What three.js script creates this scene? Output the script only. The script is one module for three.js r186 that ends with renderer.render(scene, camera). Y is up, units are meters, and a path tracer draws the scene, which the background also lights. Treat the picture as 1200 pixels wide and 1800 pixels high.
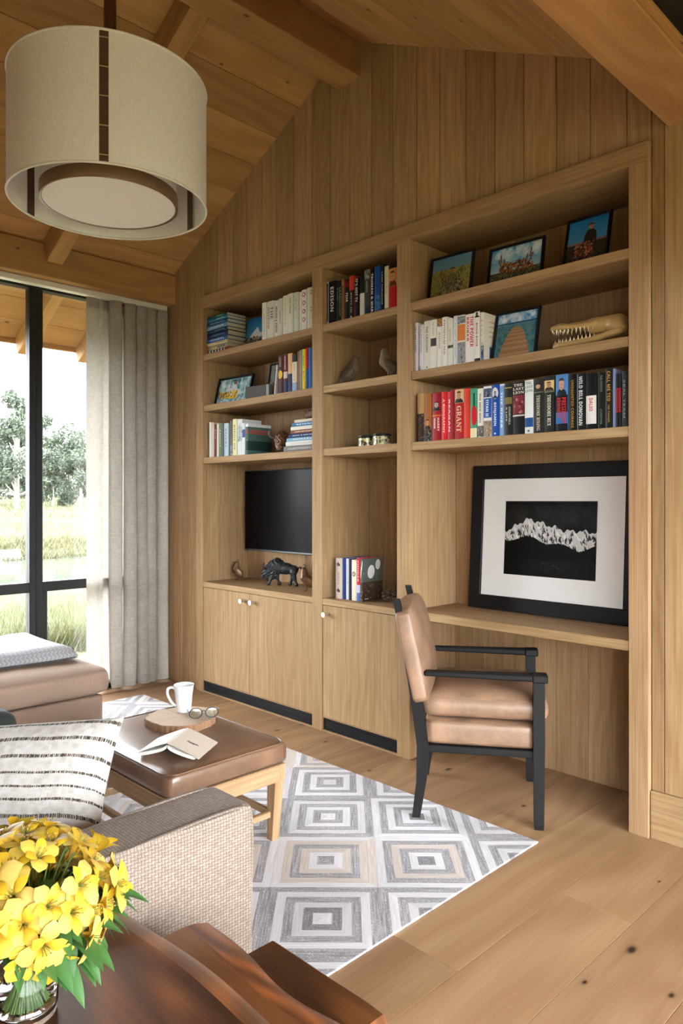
import * as THREE from 'three';
import { mergeGeometries, toCreasedNormals, mergeVertices } from 'three/addons/utils/BufferGeometryUtils.js';
import { RoundedBoxGeometry } from 'three/addons/geometries/RoundedBoxGeometry.js';
import { MarchingCubes } from 'three/addons/objects/MarchingCubes.js';
import { ConvexGeometry } from 'three/addons/geometries/ConvexGeometry.js';

// ---------------------------------------------------------------- camera, sky, exposure
const F_PX = 1275, HORIZON = 880, EYE = new THREE.Vector3(4.73, 1.35, 2.91);
const NV = Math.hypot(1261, 1275);
const RIGHT = new THREE.Vector3(1261 / NV, 0, -1275 / NV), FWD = new THREE.Vector3(-1275 / NV, 0, -1261 / NV);
const scene = new THREE.Scene();
const camera = new THREE.PerspectiveCamera(2 * Math.atan(900 / F_PX) * 180 / Math.PI, 1200 / 1800, 0.05, 900);
camera.position.copy(EYE);
camera.lookAt(EYE.clone().add(FWD));
camera.setViewOffset(1200, 1800, 0, 900 - HORIZON, 1200, 1800);
scene.add(camera);
// bright, even overcast sky
scene.background = new THREE.Color().setRGB(0.90, 0.955, 1.0);
scene.backgroundIntensity = 1.0;
const renderer = new THREE.WebGLRenderer({ antialias: true });
renderer.toneMapping = THREE.LinearToneMapping;
renderer.toneMappingExposure = 29.0;
renderer.shadowMap.enabled = true;

// ---------------------------------------------------------------- helpers
function mulberry(a) { return function () { a |= 0; a = a + 0x6D2B79F5 | 0; let t = Math.imul(a ^ a >>> 15, 1 | a); t = t + Math.imul(t ^ t >>> 7, 61 | t) ^ t; return ((t ^ t >>> 14) >>> 0) / 4294967296; }; }
const rnd = mulberry(20240611);
const rr = (a, b) => a + (b - a) * rnd();
const pick = a => a[Math.floor(rnd() * a.length)];
const V = (x, y, z) => new THREE.Vector3(x, y, z);
const ray = (px, py) => FWD.clone().addScaledVector(RIGHT, (px - 600) / F_PX).add(V(0, (HORIZON - py) / F_PX, 0));
const atZ = (px, py, z) => { const r = ray(px, py); return EYE.clone().addScaledVector(r, (z - EYE.z) / r.z); };
const atY = (px, py, y) => { const r = ray(px, py); return EYE.clone().addScaledVector(r, (y - EYE.y) / r.y); };
const used = {};
function numbered(name) { const n = used[name] = (used[name] ?? -1) + 1; return n ? `${name}_${String(n).padStart(3, '0')}` : name; }
function shade(o) { o.castShadow = o.receiveShadow = true; return o; }
function mesh(name, geo, mat, parent) { const m = shade(new THREE.Mesh(geo, mat)); m.name = parent ? name : numbered(name); (parent || scene).add(m); return m; }
function tag(o, label, category, group) { o.userData.label = label; o.userData.category = category; if (group) o.userData.group = group; return o; }
function thing(name, label, category, p = [0, 0, 0], turn = 0, group) {
  const o = new THREE.Group(); o.name = numbered(name); o.position.set(...p); o.rotation.y = turn; scene.add(o); return tag(o, label, category, group);
}
function struct(name) { const o = new THREE.Group(); o.name = name; o.userData.kind = 'structure'; scene.add(o); return o; }
function structMesh(name, geo, mat) { const m = shade(new THREE.Mesh(geo, mat)); m.name = name; m.userData.kind = 'structure'; scene.add(m); return m; }
// uv in metres by the face each normal points to; v runs along the grain axis
function uvGrain(geo, axis = 'y', ou = 0, ov = 0) {
  if (geo.index) geo = geo.toNonIndexed();
  const p = geo.attributes.position, n = geo.attributes.normal, uv = new Float32Array(p.count * 2);
  for (let i = 0; i < p.count; i++) {
    const a = { x: p.getX(i), y: p.getY(i), z: p.getZ(i) }, ax = Math.abs(n.getX(i)), ay = Math.abs(n.getY(i)), az = Math.abs(n.getZ(i));
    const d = ax >= ay && ax >= az ? 'x' : ay >= az ? 'y' : 'z';
    let va = axis; if (d === axis) va = axis === 'y' ? 'z' : 'y';
    const ua = ['x', 'y', 'z'].find(k => k !== d && k !== va);
    uv[2 * i] = a[ua] + ou; uv[2 * i + 1] = a[va] + ov;
  }
  geo.setAttribute('uv', new THREE.BufferAttribute(uv, 2)); return geo;
}
// a box with chamfered edges: 44 triangles, flat faces
function cbox(w, h, d, c = 0.002) {
  c = Math.min(c, w / 2.2, h / 2.2, d / 2.2);
  const X = w / 2, Y = h / 2, Z = d / 2, P = [];
  const pt = (sx, sy, sz, k) => V(sx * (k === 0 ? X : X - c), sy * (k === 1 ? Y : Y - c), sz * (k === 2 ? Z : Z - c));
  const tri = (a, b, e) => { const nn = b.clone().sub(a).cross(e.clone().sub(a)); if (nn.dot(a.clone().add(b).add(e)) < 0) [b, e] = [e, b]; P.push(a, b, e); };
  const quad = (a, b, e, f) => { tri(a, b, e); tri(a, e, f); };
  for (const s of [-1, 1]) {
    quad(pt(s, -1, -1, 0), pt(s, 1, -1, 0), pt(s, 1, 1, 0), pt(s, -1, 1, 0));
    quad(pt(-1, s, -1, 1), pt(1, s, -1, 1), pt(1, s, 1, 1), pt(-1, s, 1, 1));
    quad(pt(-1, -1, s, 2), pt(1, -1, s, 2), pt(1, 1, s, 2), pt(-1, 1, s, 2));
    for (const t of [-1, 1]) {
      quad(pt(s, t, -1, 0), pt(s, t, 1, 0), pt(s, t, 1, 1), pt(s, t, -1, 1));
      quad(pt(s, -1, t, 0), pt(s, 1, t, 0), pt(s, 1, t, 2), pt(s, -1, t, 2));
      quad(pt(-1, s, t, 1), pt(1, s, t, 1), pt(1, s, t, 2), pt(-1, s, t, 2));
      for (const u of [-1, 1]) tri(pt(s, t, u, 0), pt(s, t, u, 1), pt(s, t, u, 2));
    }
  }
  const g = new THREE.BufferGeometry().setFromPoints(P); g.computeVertexNormals(); return g;
}
// chamfered board between two corners, placed in the parent's axes, uv in metres with its own stretch of grain
function board(x0, x1, y0, y1, z0, z1, axis = 'y', c = 0.002, ou = rr(0, 5), ov = rr(0, 5)) {
  return uvGrain(cbox(x1 - x0, y1 - y0, z1 - z0, c), axis, ou, ov).translate((x0 + x1) / 2, (y0 + y1) / 2, (z0 + z1) / 2);
}
const cache = new Map();
function soft(w, h, d, r = 0.02, seg = 4) { return new RoundedBoxGeometry(w, h, d, seg, Math.min(r, w / 2.05, h / 2.05, d / 2.05)); }
// straight prism from a 2-D outline of points (x, y), z from z0 to z1
function prism(pts, z0, z1) {
  const s = new THREE.Shape(pts.map(p => new THREE.Vector2(p[0], p[1])));
  return new THREE.ExtrudeGeometry(s, { depth: z1 - z0, bevelEnabled: false }).translate(0, 0, z0);
}
function tube(pts, r, seg = 24, rad = 8, closed = false) { return new THREE.TubeGeometry(new THREE.CatmullRomCurve3(pts, closed, 'centripetal'), seg, r, rad, closed); }
function lathe(pts, seg = 40) { return new THREE.LatheGeometry(pts.map(p => new THREE.Vector2(p[0], p[1])), seg); }
// surface grid from f(u, v) -> Vector3
function sheet(f, nu, nv, uvScale = [1, 1]) {
  const P = [], U = [], I = [];
  for (let j = 0; j <= nv; j++) for (let i = 0; i <= nu; i++) { const p = f(i / nu, j / nv); P.push(p.x, p.y, p.z); U.push(i / nu * uvScale[0], j / nv * uvScale[1]); }
  for (let j = 0; j < nv; j++) for (let i = 0; i < nu; i++) { const a = j * (nu + 1) + i, b = a + 1, c = a + nu + 1, d = c + 1; I.push(a, b, d, a, d, c); }
  const g = new THREE.BufferGeometry(); g.setAttribute('position', new THREE.Float32BufferAttribute(P, 3)); g.setAttribute('uv', new THREE.Float32BufferAttribute(U, 2)); g.setIndex(I); g.computeVertexNormals(); return g;
}
// smooth-joined tapered bones -> one surface
function bones(list, k, lo, hi, res, shag = 0) {
  const size = Math.max(hi[0] - lo[0], hi[1] - lo[1], hi[2] - lo[2]);
  const cx = (lo[0] + hi[0]) / 2, cy = (lo[1] + hi[1]) / 2, cz = (lo[2] + hi[2]) / 2;
  const mc = new MarchingCubes(res, new THREE.MeshStandardMaterial(), false, false, 60000);
  const half = res / 2;
  for (let zz = 0; zz < res; zz++) for (let yy = 0; yy < res; yy++) for (let xx = 0; xx < res; xx++) {
    const x = (xx - half) / half * size / 2 + cx, y = (yy - half) / half * size / 2 + cy, z = (zz - half) / half * size / 2 + cz;
    let d = 1e3;
    for (const b of list) {
      const [ax, ay, az, ra, bx, by, bz, rb] = b; const ex = bx - ax, ey = by - ay, ez = bz - az, L = ex * ex + ey * ey + ez * ez || 1e-9;
      const t = Math.max(0, Math.min(1, ((x - ax) * ex + (y - ay) * ey + (z - az) * ez) / L));
      const q = Math.hypot(x - ax - t * ex, y - ay - t * ey, z - az - t * ez) - (ra + (rb - ra) * t);
      const h = Math.max(k - Math.abs(d - q), 0) / k; d = Math.min(d, q) - h * h * k * 0.25;
    }
    mc.field[xx + yy * res + zz * res * res] = -d;
  }
  mc.isolation = 0; mc.update();
  const n = mc.count, g = new THREE.BufferGeometry();
  const p = new Float32Array(n * 3), nn = new Float32Array(n * 3);
  for (let i = 0; i < n; i++) { p[3 * i] = mc.positionArray[3 * i] * size / 2 + cx; p[3 * i + 1] = mc.positionArray[3 * i + 1] * size / 2 + cy; p[3 * i + 2] = mc.positionArray[3 * i + 2] * size / 2 + cz; }
  g.setAttribute('position', new THREE.BufferAttribute(p, 3));
  let q = mergeVertices(g, 1e-5); q.computeVertexNormals();
  if (shag) { const a = q.attributes.position, b = q.attributes.normal; for (let i = 0; i < a.count; i++) { const x = a.getX(i), y = a.getY(i), z = a.getZ(i), e = shag * Math.sin(x * 230 + 2 * Math.sin(y * 140)) * Math.sin(y * 180 + z * 210); a.setXYZ(i, x + b.getX(i) * e, y + b.getY(i) * e, z + b.getZ(i) * e); } q.computeVertexNormals(); }
  return q;
}

// ---------------------------------------------------------------- textures
function noiseGrid(seed, n = 256) { const r = mulberry(seed), a = new Float32Array(n * n); for (let i = 0; i < a.length; i++) a[i] = r(); return a; }
const NG = noiseGrid(99);
// value noise that repeats with whole periods px, py
function vnoise(x, y, px, py, s = 0) {
  const xi = Math.floor(x), yi = Math.floor(y), fx = x - xi, fy = y - yi, ux = fx * fx * (3 - 2 * fx), uy = fy * fy * (3 - 2 * fy);
  const g = (i, j) => NG[(((i % px) + px) % px * 7 + s * 131 & 255) + ((((j % py) + py) % py * 13 + s * 57 + ((((i % px) + px) % px) >> 5) * 11) & 255) * 256];
  const a = g(xi, yi), b = g(xi + 1, yi), c = g(xi, yi + 1), d = g(xi + 1, yi + 1);
  return a + (b - a) * ux + (c - a) * uy + (a - b - c + d) * ux * uy;
}
function dataTex(w, h, fn, srgb = true, rep) {
  const d = new Uint8Array(w * h * 4), c = [0, 0, 0];
  for (let j = 0; j < h; j++) for (let i = 0; i < w; i++) { fn(i / w, j / h, c, i, j); const o = (j * w + i) * 4; d[o] = Math.max(0, Math.min(255, c[0])); d[o + 1] = Math.max(0, Math.min(255, c[1])); d[o + 2] = Math.max(0, Math.min(255, c[2])); d[o + 3] = 255; }
  const t = new THREE.DataTexture(d, w, h); t.wrapS = t.wrapT = THREE.RepeatWrapping; t.magFilter = THREE.LinearFilter; t.minFilter = THREE.LinearMipmapLinearFilter; t.generateMipmaps = true;
  if (srgb) t.colorSpace = THREE.SRGBColorSpace; if (rep) t.repeat.set(...rep); t.needsUpdate = true; return t;
}
// wood: su x sv metres; light / dark are sRGB triples
function wood({ w = 1024, h = 1024, su = 1, sv = 2, light, dark, fine = 0.5, cath = 0.3, ringFreq = 26, knots = 0, seed = 1, mottling = 0.25, knotCol = [60, 38, 22] }) {
  const r = mulberry(seed * 977), K = [];
  for (let i = 0; i < knots; i++) K.push([r(), r(), 0.004 + r() * 0.008]);
  return dataTex(w, h, (u, v, c) => {
    let kd = 0, bend = 0;
    for (const [ku, kv, kr] of K) {
      let du = u - ku, dv = v - kv; du -= Math.round(du); dv -= Math.round(dv); const dx = du * su, dy = dv * sv * 0.55, q = Math.hypot(dx, dy);
      const q2 = Math.hypot(dx, dy * 0.4); bend += Math.exp(-q2 * q2 / (kr * kr * 14)) * 1.3 * Math.sign(dx || 1) * (1 - Math.exp(-Math.abs(dx) / kr));
      const e = q / kr * (0.8 + 0.5 * vnoise(u * 90, v * 90, 90, 90, 5)); kd = Math.max(kd, e < 1 ? 1 - e * e * 0.6 : Math.exp(-(e - 1) * 1.8) * 0.4);
    }
    const warp = vnoise(u * 5, v * 4, 5, 4, seed) * 1.6 + vnoise(u * 13, v * 9, 13, 9, seed + 1) * 0.45 + bend * 0.35;
    const ring = 0.5 + 0.5 * Math.sin((u * ringFreq * su + warp * 3.1) * 6.283 / 2.2);
    const f = vnoise(u * 230 * su, v * 7 * sv, Math.round(230 * su), Math.round(7 * sv), seed + 2) * 0.6 + vnoise(u * 90 * su, v * 3 * sv, Math.round(90 * su), Math.round(3 * sv), seed + 3) * 0.4;
    const m = vnoise(u * 6, v * 5, 6, 5, seed + 4) * 0.6 + vnoise(u * 17, v * 8, 17, 8, seed + 6) * 0.4;
    let k = fine * (f - 0.5) + cath * (ring - 0.5) + mottling * (m - 0.5) + 0.42; k = Math.max(0, Math.min(1, k));
    for (let q = 0; q < 3; q++) { let x = light[q] + (dark[q] - light[q]) * k; x += (knotCol[q] - x) * Math.min(1, kd); c[q] = x; }
  }, true, [1 / su, 1 / sv]);
}
function canvasTex(w, h, draw) {
  const cv = document.createElement('canvas'); cv.width = w; cv.height = h; const g = cv.getContext('2d'); draw(g, w, h);
  const t = new THREE.CanvasTexture(cv); t.colorSpace = THREE.SRGBColorSpace; t.anisotropy = 8; return t;
}
const std = (o) => new THREE.MeshStandardMaterial(o), phys = (o) => new THREE.MeshPhysicalMaterial(o);
const lin = (r, g, b) => new THREE.Color().setRGB(r, g, b);
// ---------------------------------------------------------------- materials
const texOak = wood({ su: 0.8, sv: 1.6, light: [212, 178, 135], dark: [166, 127, 86], fine: 0.75, cath: 0.16, ringFreq: 30, seed: 3, mottling: 0.3 });
const texPine = wood({ su: 1.2, sv: 3, light: [194, 152, 102], dark: [152, 106, 62], fine: 0.3, cath: 0.24, ringFreq: 14, knots: 9, seed: 5, mottling: 0.5, knotCol: [72, 44, 24] });
const texFloor = wood({ su: 1.2, sv: 3, light: [214, 175, 135], dark: [168, 126, 90], fine: 0.28, cath: 0.26, ringFreq: 12, knots: 12, seed: 8, mottling: 0.5, knotCol: [52, 36, 26] });
const texWalnut = wood({ su: 0.7, sv: 1.2, light: [158, 102, 60], dark: [64, 36, 21], fine: 0.35, cath: 0.6, ringFreq: 22, seed: 12, mottling: 0.6 });
const tints = (n, a) => { const out = []; for (let i = 0; i < n; i++) { const k = a[0] + (a[1] - a[0]) * i / (n - 1 || 1); out.push(lin(k, k * (0.985 + 0.03 * ((i * 7) % 3) / 2), k * (0.97 + 0.05 * ((i * 5) % 4) / 3))); } return out; };
const bumpOf = t => { const b = t.clone(); b.colorSpace = THREE.NoColorSpace; b.repeat.copy(t.repeat); b.needsUpdate = true; return b; };
const bOak = bumpOf(texOak), bFloor = bumpOf(texFloor), bPine = bumpOf(texPine);
const matOak = tints(4, [0.57, 0.65]).map(c => phys({ specularIntensity: 0.35, map: texOak, color: c, roughness: 0.62, bumpMap: bOak, bumpScale: 0.0012 }));
const matWall = tints(5, [0.55, 0.67]).map(c => phys({ specularIntensity: 0.35, map: texOak, color: c, roughness: 0.66, bumpMap: bOak, bumpScale: 0.0012 }));
const matPine = tints(5, [0.74, 0.90]).map(c => phys({ specularIntensity: 0.35, map: texPine, color: c, roughness: 0.7, bumpMap: bPine, bumpScale: 0.001 }));
const matFloor = tints(6, [0.54, 0.64]).map(c => phys({ specularIntensity: 0.35, map: texFloor, color: c, roughness: 0.5, bumpMap: bFloor, bumpScale: 0.0008 }));
const mBlackMetal = phys({ color: lin(0.010, 0.010, 0.011), roughness: 0.5, specularIntensity: 0.4 });
const mFrameDark = phys({ color: lin(0.014, 0.0145, 0.015), roughness: 0.5, specularIntensity: 0.5 });
const mGlass = phys({ color: 0xffffff, transmission: 1, thickness: 0, roughness: 0, ior: 1.5 });
const mWhite = std({ color: lin(0.78, 0.77, 0.74), roughness: 0.5 });
const mSlab = std({ color: lin(0.2, 0.15, 0.1), roughness: 0.9 });

// ---------------------------------------------------------------- the room: x along the bookcase wall, z from that wall into the room
const HEAD = 2.35, RX = 1.825, RY = 3.962, EY = 3.05, SL = (RY - EY) / RX, ROOM_X = 6.0, ROOM_Z = 4.9, CEIL2 = 3.06;
const roofY = x => x < RX ? EY + SL * x : RY - SL * (x - RX);
{
  const fl = struct('floor');
  const joints = { 13: [1.21], 14: [0.62, 2.9], 12: [0.55, 2.4], 15: [1.6], 16: [0.9] };
  for (let k = -1; k < 26; k++) {
    const x0 = 3.736 + (k - 15) * 0.25, x1 = x0 + 0.25; let z = -0.45, n = 0; const js = joints[k] ? [...joints[k]] : [];
    while (z < ROOM_Z) {
      let e = js.length ? js.shift() : z + rr(1.5, 2.6); if (e > ROOM_Z - 0.4) e = ROOM_Z;
      mesh('plank', board(x0 + 0.0006, x1 - 0.0006, -0.02, 0, z + 0.0006, e - 0.0006, 'z', 0.0009), matFloor[Math.floor(rnd() * 6)], fl); z = e;
    }
  }
  mesh('subfloor', new THREE.BoxGeometry(7.3, 0.2, 6.1).translate(3.15, -0.125, 2.25), mSlab, fl);
}
{ // bookcase wall: upright oak planks
  const w = struct('wall_far');
  const J = [0.0, 0.09, 0.193, 0.39, 0.543, 0.721, 0.879, 1.036, 1.179, 1.345, 1.515, 1.673, 1.836, 2.004, 2.158, 2.323, 2.474, 2.631, 2.798, 2.954, 3.116, 3.276, 3.434, 3.5345, 3.585];
  let x = 3.585; while (x < ROOM_X - 0.1) { x += rr(0.13, 0.19); J.push(Math.min(x, ROOM_X)); }
  for (let i = 0; i + 1 < J.length; i++) {
    const a = J[i] + 0.0012, b = J[i + 1] - 0.0012, zf = -0.02 - rr(0, 0.002), mid = (a + b) / 2;
    const parts = [];
    const top = q => (q < 3.62 ? roofY(Math.max(q, 0)) : CEIL2) + 0.04;
    const lowEdge = mid > 0.31 && mid < 3.54 ? 2.74 : 0;
    const lo = mid > 3.54 ? 0.19 : lowEdge;
    let pts; const ridgeIn = a < RX && b > RX;
    pts = ridgeIn ? [[a, lo], [b, lo], [b, top(b)], [RX, top(RX)], [a, top(a)]] : [[a, lo], [b, lo], [b, top(b)], [a, top(a)]];
    const g = new THREE.ExtrudeGeometry(new THREE.Shape(pts.map(p => new THREE.Vector2(...p))), { depth: 0.018, bevelEnabled: true, bevelSize: 0.0022, bevelThickness: 0.003, bevelSegments: 1, bevelOffset: -0.0022 }).translate(0, 0, zf - 0.021);
    mesh('plank', uvGrain(g, 'y', rr(0, 5), rr(0, 5)), matWall[Math.floor(rnd() * 5)], w);
  }
  mesh('backing', new THREE.BoxGeometry(ROOM_X + 0.9, 4.6, 0.2).translate(ROOM_X / 2, 2.1, -0.56), mSlab, w);
  mesh('corner_return', uvGrain(new THREE.BoxGeometry(0.3, 2.9, 0.44), 'y').translate(-0.15, 1.38, -0.24), matWall[1], w);
  const bb = structMesh('baseboard_far', board(3.536, ROOM_X, 0, 0.19, -0.034, -0.006, 'x', 0.003), matOak[2]);
}
{ // gable ceiling of wide boards along the ridge
  const c = struct('ceiling');
  const run = (side) => {
    const L = Math.hypot(RX + 0.95, SL * (RX + 0.95)), n = 13, wB = L / n, ang = Math.atan(SL);
    for (let i = 0; i < n; i++) {
      let z = -0.45 - (i % 3) * 0.6; if (z < -0.5 && i < n - 4) z = -0.45;
      while (z < ROOM_Z) {
        const e = Math.min(ROOM_Z, z + rr(1.8, 3.4)), s = (i + 0.5) * wB; // distance down the slope from the ridge
        const g = board(-wB / 2 + 0.001, wB / 2 - 0.001, 0, 0.03, z + 0.001, e - 0.001, 'z', 0.002);
        const xm = s * Math.cos(ang), ym = RY - s * Math.sin(ang);
        if (side < 0) g.rotateZ(ang); else g.rotateZ(-ang);
        g.translate(RX + side * xm, ym, 0);
        if (!(side > 0 && xm > 2.0)) mesh('ceiling_board', g, matPine[Math.floor(rnd() * 5)], c);
        z = e;
      }
    }
  };
  run(-1); run(1);
  // roof deck above the boards keeps the sky out
  const deck = prism([[-1.05, roofY(0) - SL * 1.05 + 0.04], [RX, RY + 0.045], [3.9, roofY(3.9) + 0.045], [3.9, roofY(3.9) + 0.25], [RX, RY + 0.25], [-1.05, roofY(0) - SL * 1.05 + 0.2]], -1.4, ROOM_Z + 0.4);
  mesh('roof_deck', deck, mSlab, c);
  mesh('roof_overhang', uvGrain(new THREE.BoxGeometry(1.3, 0.14, ROOM_Z + 2.0).translate(ROOM_X + 0.3 + 0.65, 2.62, ROOM_Z / 2), 'z'), matPine[2], c);
  mesh('flat_ceiling', uvGrain(new THREE.BoxGeometry(ROOM_X + 0.3 - 3.85, 0.14, ROOM_Z + 0.9).translate((ROOM_X + 0.3 + 3.85) / 2, CEIL2 + 0.07, ROOM_Z / 2 - 0.1), 'z'), matPine[2], c);
}
{ // ridge beam, eave beams, rafters
  const rb = structMesh('trim_1', board(1.735, 1.915, 3.725, 3.98, -0.04, ROOM_Z, 'z', 0.004), matPine[0]);
  const le = structMesh('trim_2', board(-0.3, 0, 2.815, 3.03, -0.45, ROOM_Z, 'z', 0.004), matPine[1]);
  const re = structMesh('trim_3', board(3.60, 3.815, 2.825, 3.2, -0.45, ROOM_Z, 'z', 0.004), matPine[3]);
  const st = structMesh('trim_4', board(3.815, 3.838, 2.835, 2.86, -0.03, ROOM_Z, 'z', 0.002), matPine[4]);
  const tr = structMesh('trim_5', board(3.838, 3.905, 2.85, 2.93, -0.03, ROOM_Z, 'z', 0.002), mBlackMetal);
  const rt = structMesh('trim_6', board(3.905, 4.0, 2.86, 3.1, -0.03, ROOM_Z, 'z', 0.002), matPine[4]);
  const ang = Math.atan(SL);
  for (const z of [0.912, 2.11, 3.31, 4.51]) for (const s of [-1, 1]) {
    const L = (RX + 0.02) / Math.cos(ang), g = uvGrain(cbox(L, 0.17, 0.105, 0.004), 'x', rr(0, 5), rr(0, 5));
    g.translate(0, -0.075, 0).rotateZ(s < 0 ? ang : -ang); const xm = L / 2 * Math.cos(ang);
    g.translate(RX + s * xm, RY - xm * SL, z);
    const m = mesh('rafter', g, matPine[2], scene); m.name = numbered('rafter'); m.userData.kind = 'structure';
  }
  // rafter tails and fascia of the eave outside the windows
  for (let k = -3; k < 10; k++) {
    const z = 0.752 + (k - 1) * 0.472, L = 0.74, g = uvGrain(cbox(L, 0.13, 0.085, 0.004), 'x', rr(0, 5), rr(0, 5)).translate(0, -0.065, 0).rotateZ(ang).translate(-0.62, EY - SL * 0.62, z);
    const m = mesh('rafter_tail', g, matPine[1], scene); m.name = numbered('rafter_tail'); m.userData.kind = 'structure';
  }
  structMesh('trim_7', board(-0.965, -0.93, roofY(0) - SL * 0.95 - 0.03, roofY(0) - SL * 0.95 + 0.1, -1.4, ROOM_Z + 0.3, 'z', 0.003), matPine[0]);
}
// window walls: steel frames with a low transom; panes are thin glass
let winN = 0;
function windowUnit(place, len, y0, y1, transom, post = 0.045) {
  const o = struct('window_' + (++winN)); place(o);
  const b = (a0, a1, b0, b1, d = 0.07) => cbox(a1 - a0, b1 - b0, d, 0.003).translate((a0 + a1) / 2, (b0 + b1) / 2, 0);
  mesh('frame_head', b(0, len, y1 - 0.045, y1), mFrameDark, o); mesh('frame_sill', b(0, len, y0, y0 + 0.075), mFrameDark, o);
  mesh('frame_jamb', b(0, post, y0 + 0.075, y1 - 0.045), mFrameDark, o); mesh('frame_jamb', b(len - post, len, y0 + 0.075, y1 - 0.045), mFrameDark, o);
  if (transom) {
    mesh('transom', b(post, len - post, transom, transom + 0.068), mFrameDark, o);
    mesh('lower_sash', b(post, post + 0.035, y0 + 0.075, transom, 0.05), mFrameDark, o);
    mesh('pane', new THREE.BoxGeometry(len - 2 * post - 0.035, transom - y0 - 0.075, 0.006).translate(len / 2 + 0.0175, (y0 + 0.075 + transom) / 2, 0), mGlass, o);
    mesh('pane', new THREE.BoxGeometry(len - 2 * post, y1 - 0.045 - transom - 0.068, 0.006).translate(len / 2, (transom + 0.068 + y1 - 0.045) / 2, 0), mGlass, o);
  } else mesh('pane', new THREE.BoxGeometry(len - 2 * post, y1 - y0 - 0.12, 0.006).translate(len / 2, (y0 + y1) / 2 + 0.015, 0), mGlass, o);
  return o;
}
{
  const zs = [-0.02, 0.945, 2.26, 3.58, ROOM_Z];
  // on the window side the unit runs from high z to low z so that its sash stile stands beside the mullion
  for (let i = 0; i < 2; i++) windowUnit(o => { o.position.set(-0.2, 0, zs[i + 1]); o.rotation.y = Math.PI / 2; }, zs[i + 1] - zs[i], 0, 2.815, 0.735);
  const zr = [0, 1.2, 2.4, 3.6, ROOM_Z];
  for (let i = 0; i < 4; i++) windowUnit(o => { o.position.set(ROOM_X + 0.1, 0, zr[i + 1]); o.rotation.y = Math.PI / 2; }, zr[i + 1] - zr[i], 0.0, HEAD, 0);
  const xn = [0, 1.28, 2.56, 3.84, 4.7, ROOM_X];
  for (let i = 5; i + 1 < xn.length; i++) windowUnit(o => { o.position.set(xn[i], 0, ROOM_Z + 0.1); }, xn[i + 1] - xn[i], 0.0, HEAD, 0);
  const wl = struct('wall_left'); mesh('panel', uvGrain(new THREE.BoxGeometry(0.2, 2.86, ROOM_Z + 0.3 - 2.26), 'y').translate(-0.19, 1.41, (ROOM_Z + 0.3 + 2.26) / 2), matWall[1], wl);
  const wr = struct('wall_right'); mesh('header', uvGrain(new THREE.BoxGeometry(0.3, 3.19 - HEAD, ROOM_Z + 0.6), 'z').translate(ROOM_X + 0.15, (HEAD + 3.19) / 2, ROOM_Z / 2), matWall[1], wr);
  const wn = struct('wall_near'); mesh('panel', uvGrain(new THREE.BoxGeometry(6.5, HEAD + 0.04, 0.2), 'y').translate(2.95, HEAD / 2 - 0.02, ROOM_Z + 0.12), matWall[1], wn); mesh('gable', prism([[-0.3, HEAD], [3.9, HEAD], [3.9, 3.1], [RX, RY + 0.1], [-0.3, 2.95]], ROOM_Z + 0.02, ROOM_Z + 0.22), matWall[1], wn);
  mesh('header', uvGrain(new THREE.BoxGeometry(2.8, 3.2 - HEAD, 0.2), 'x').translate(5.25, (HEAD + 3.2) / 2, ROOM_Z + 0.12), matWall[1], wn);
}
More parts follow.
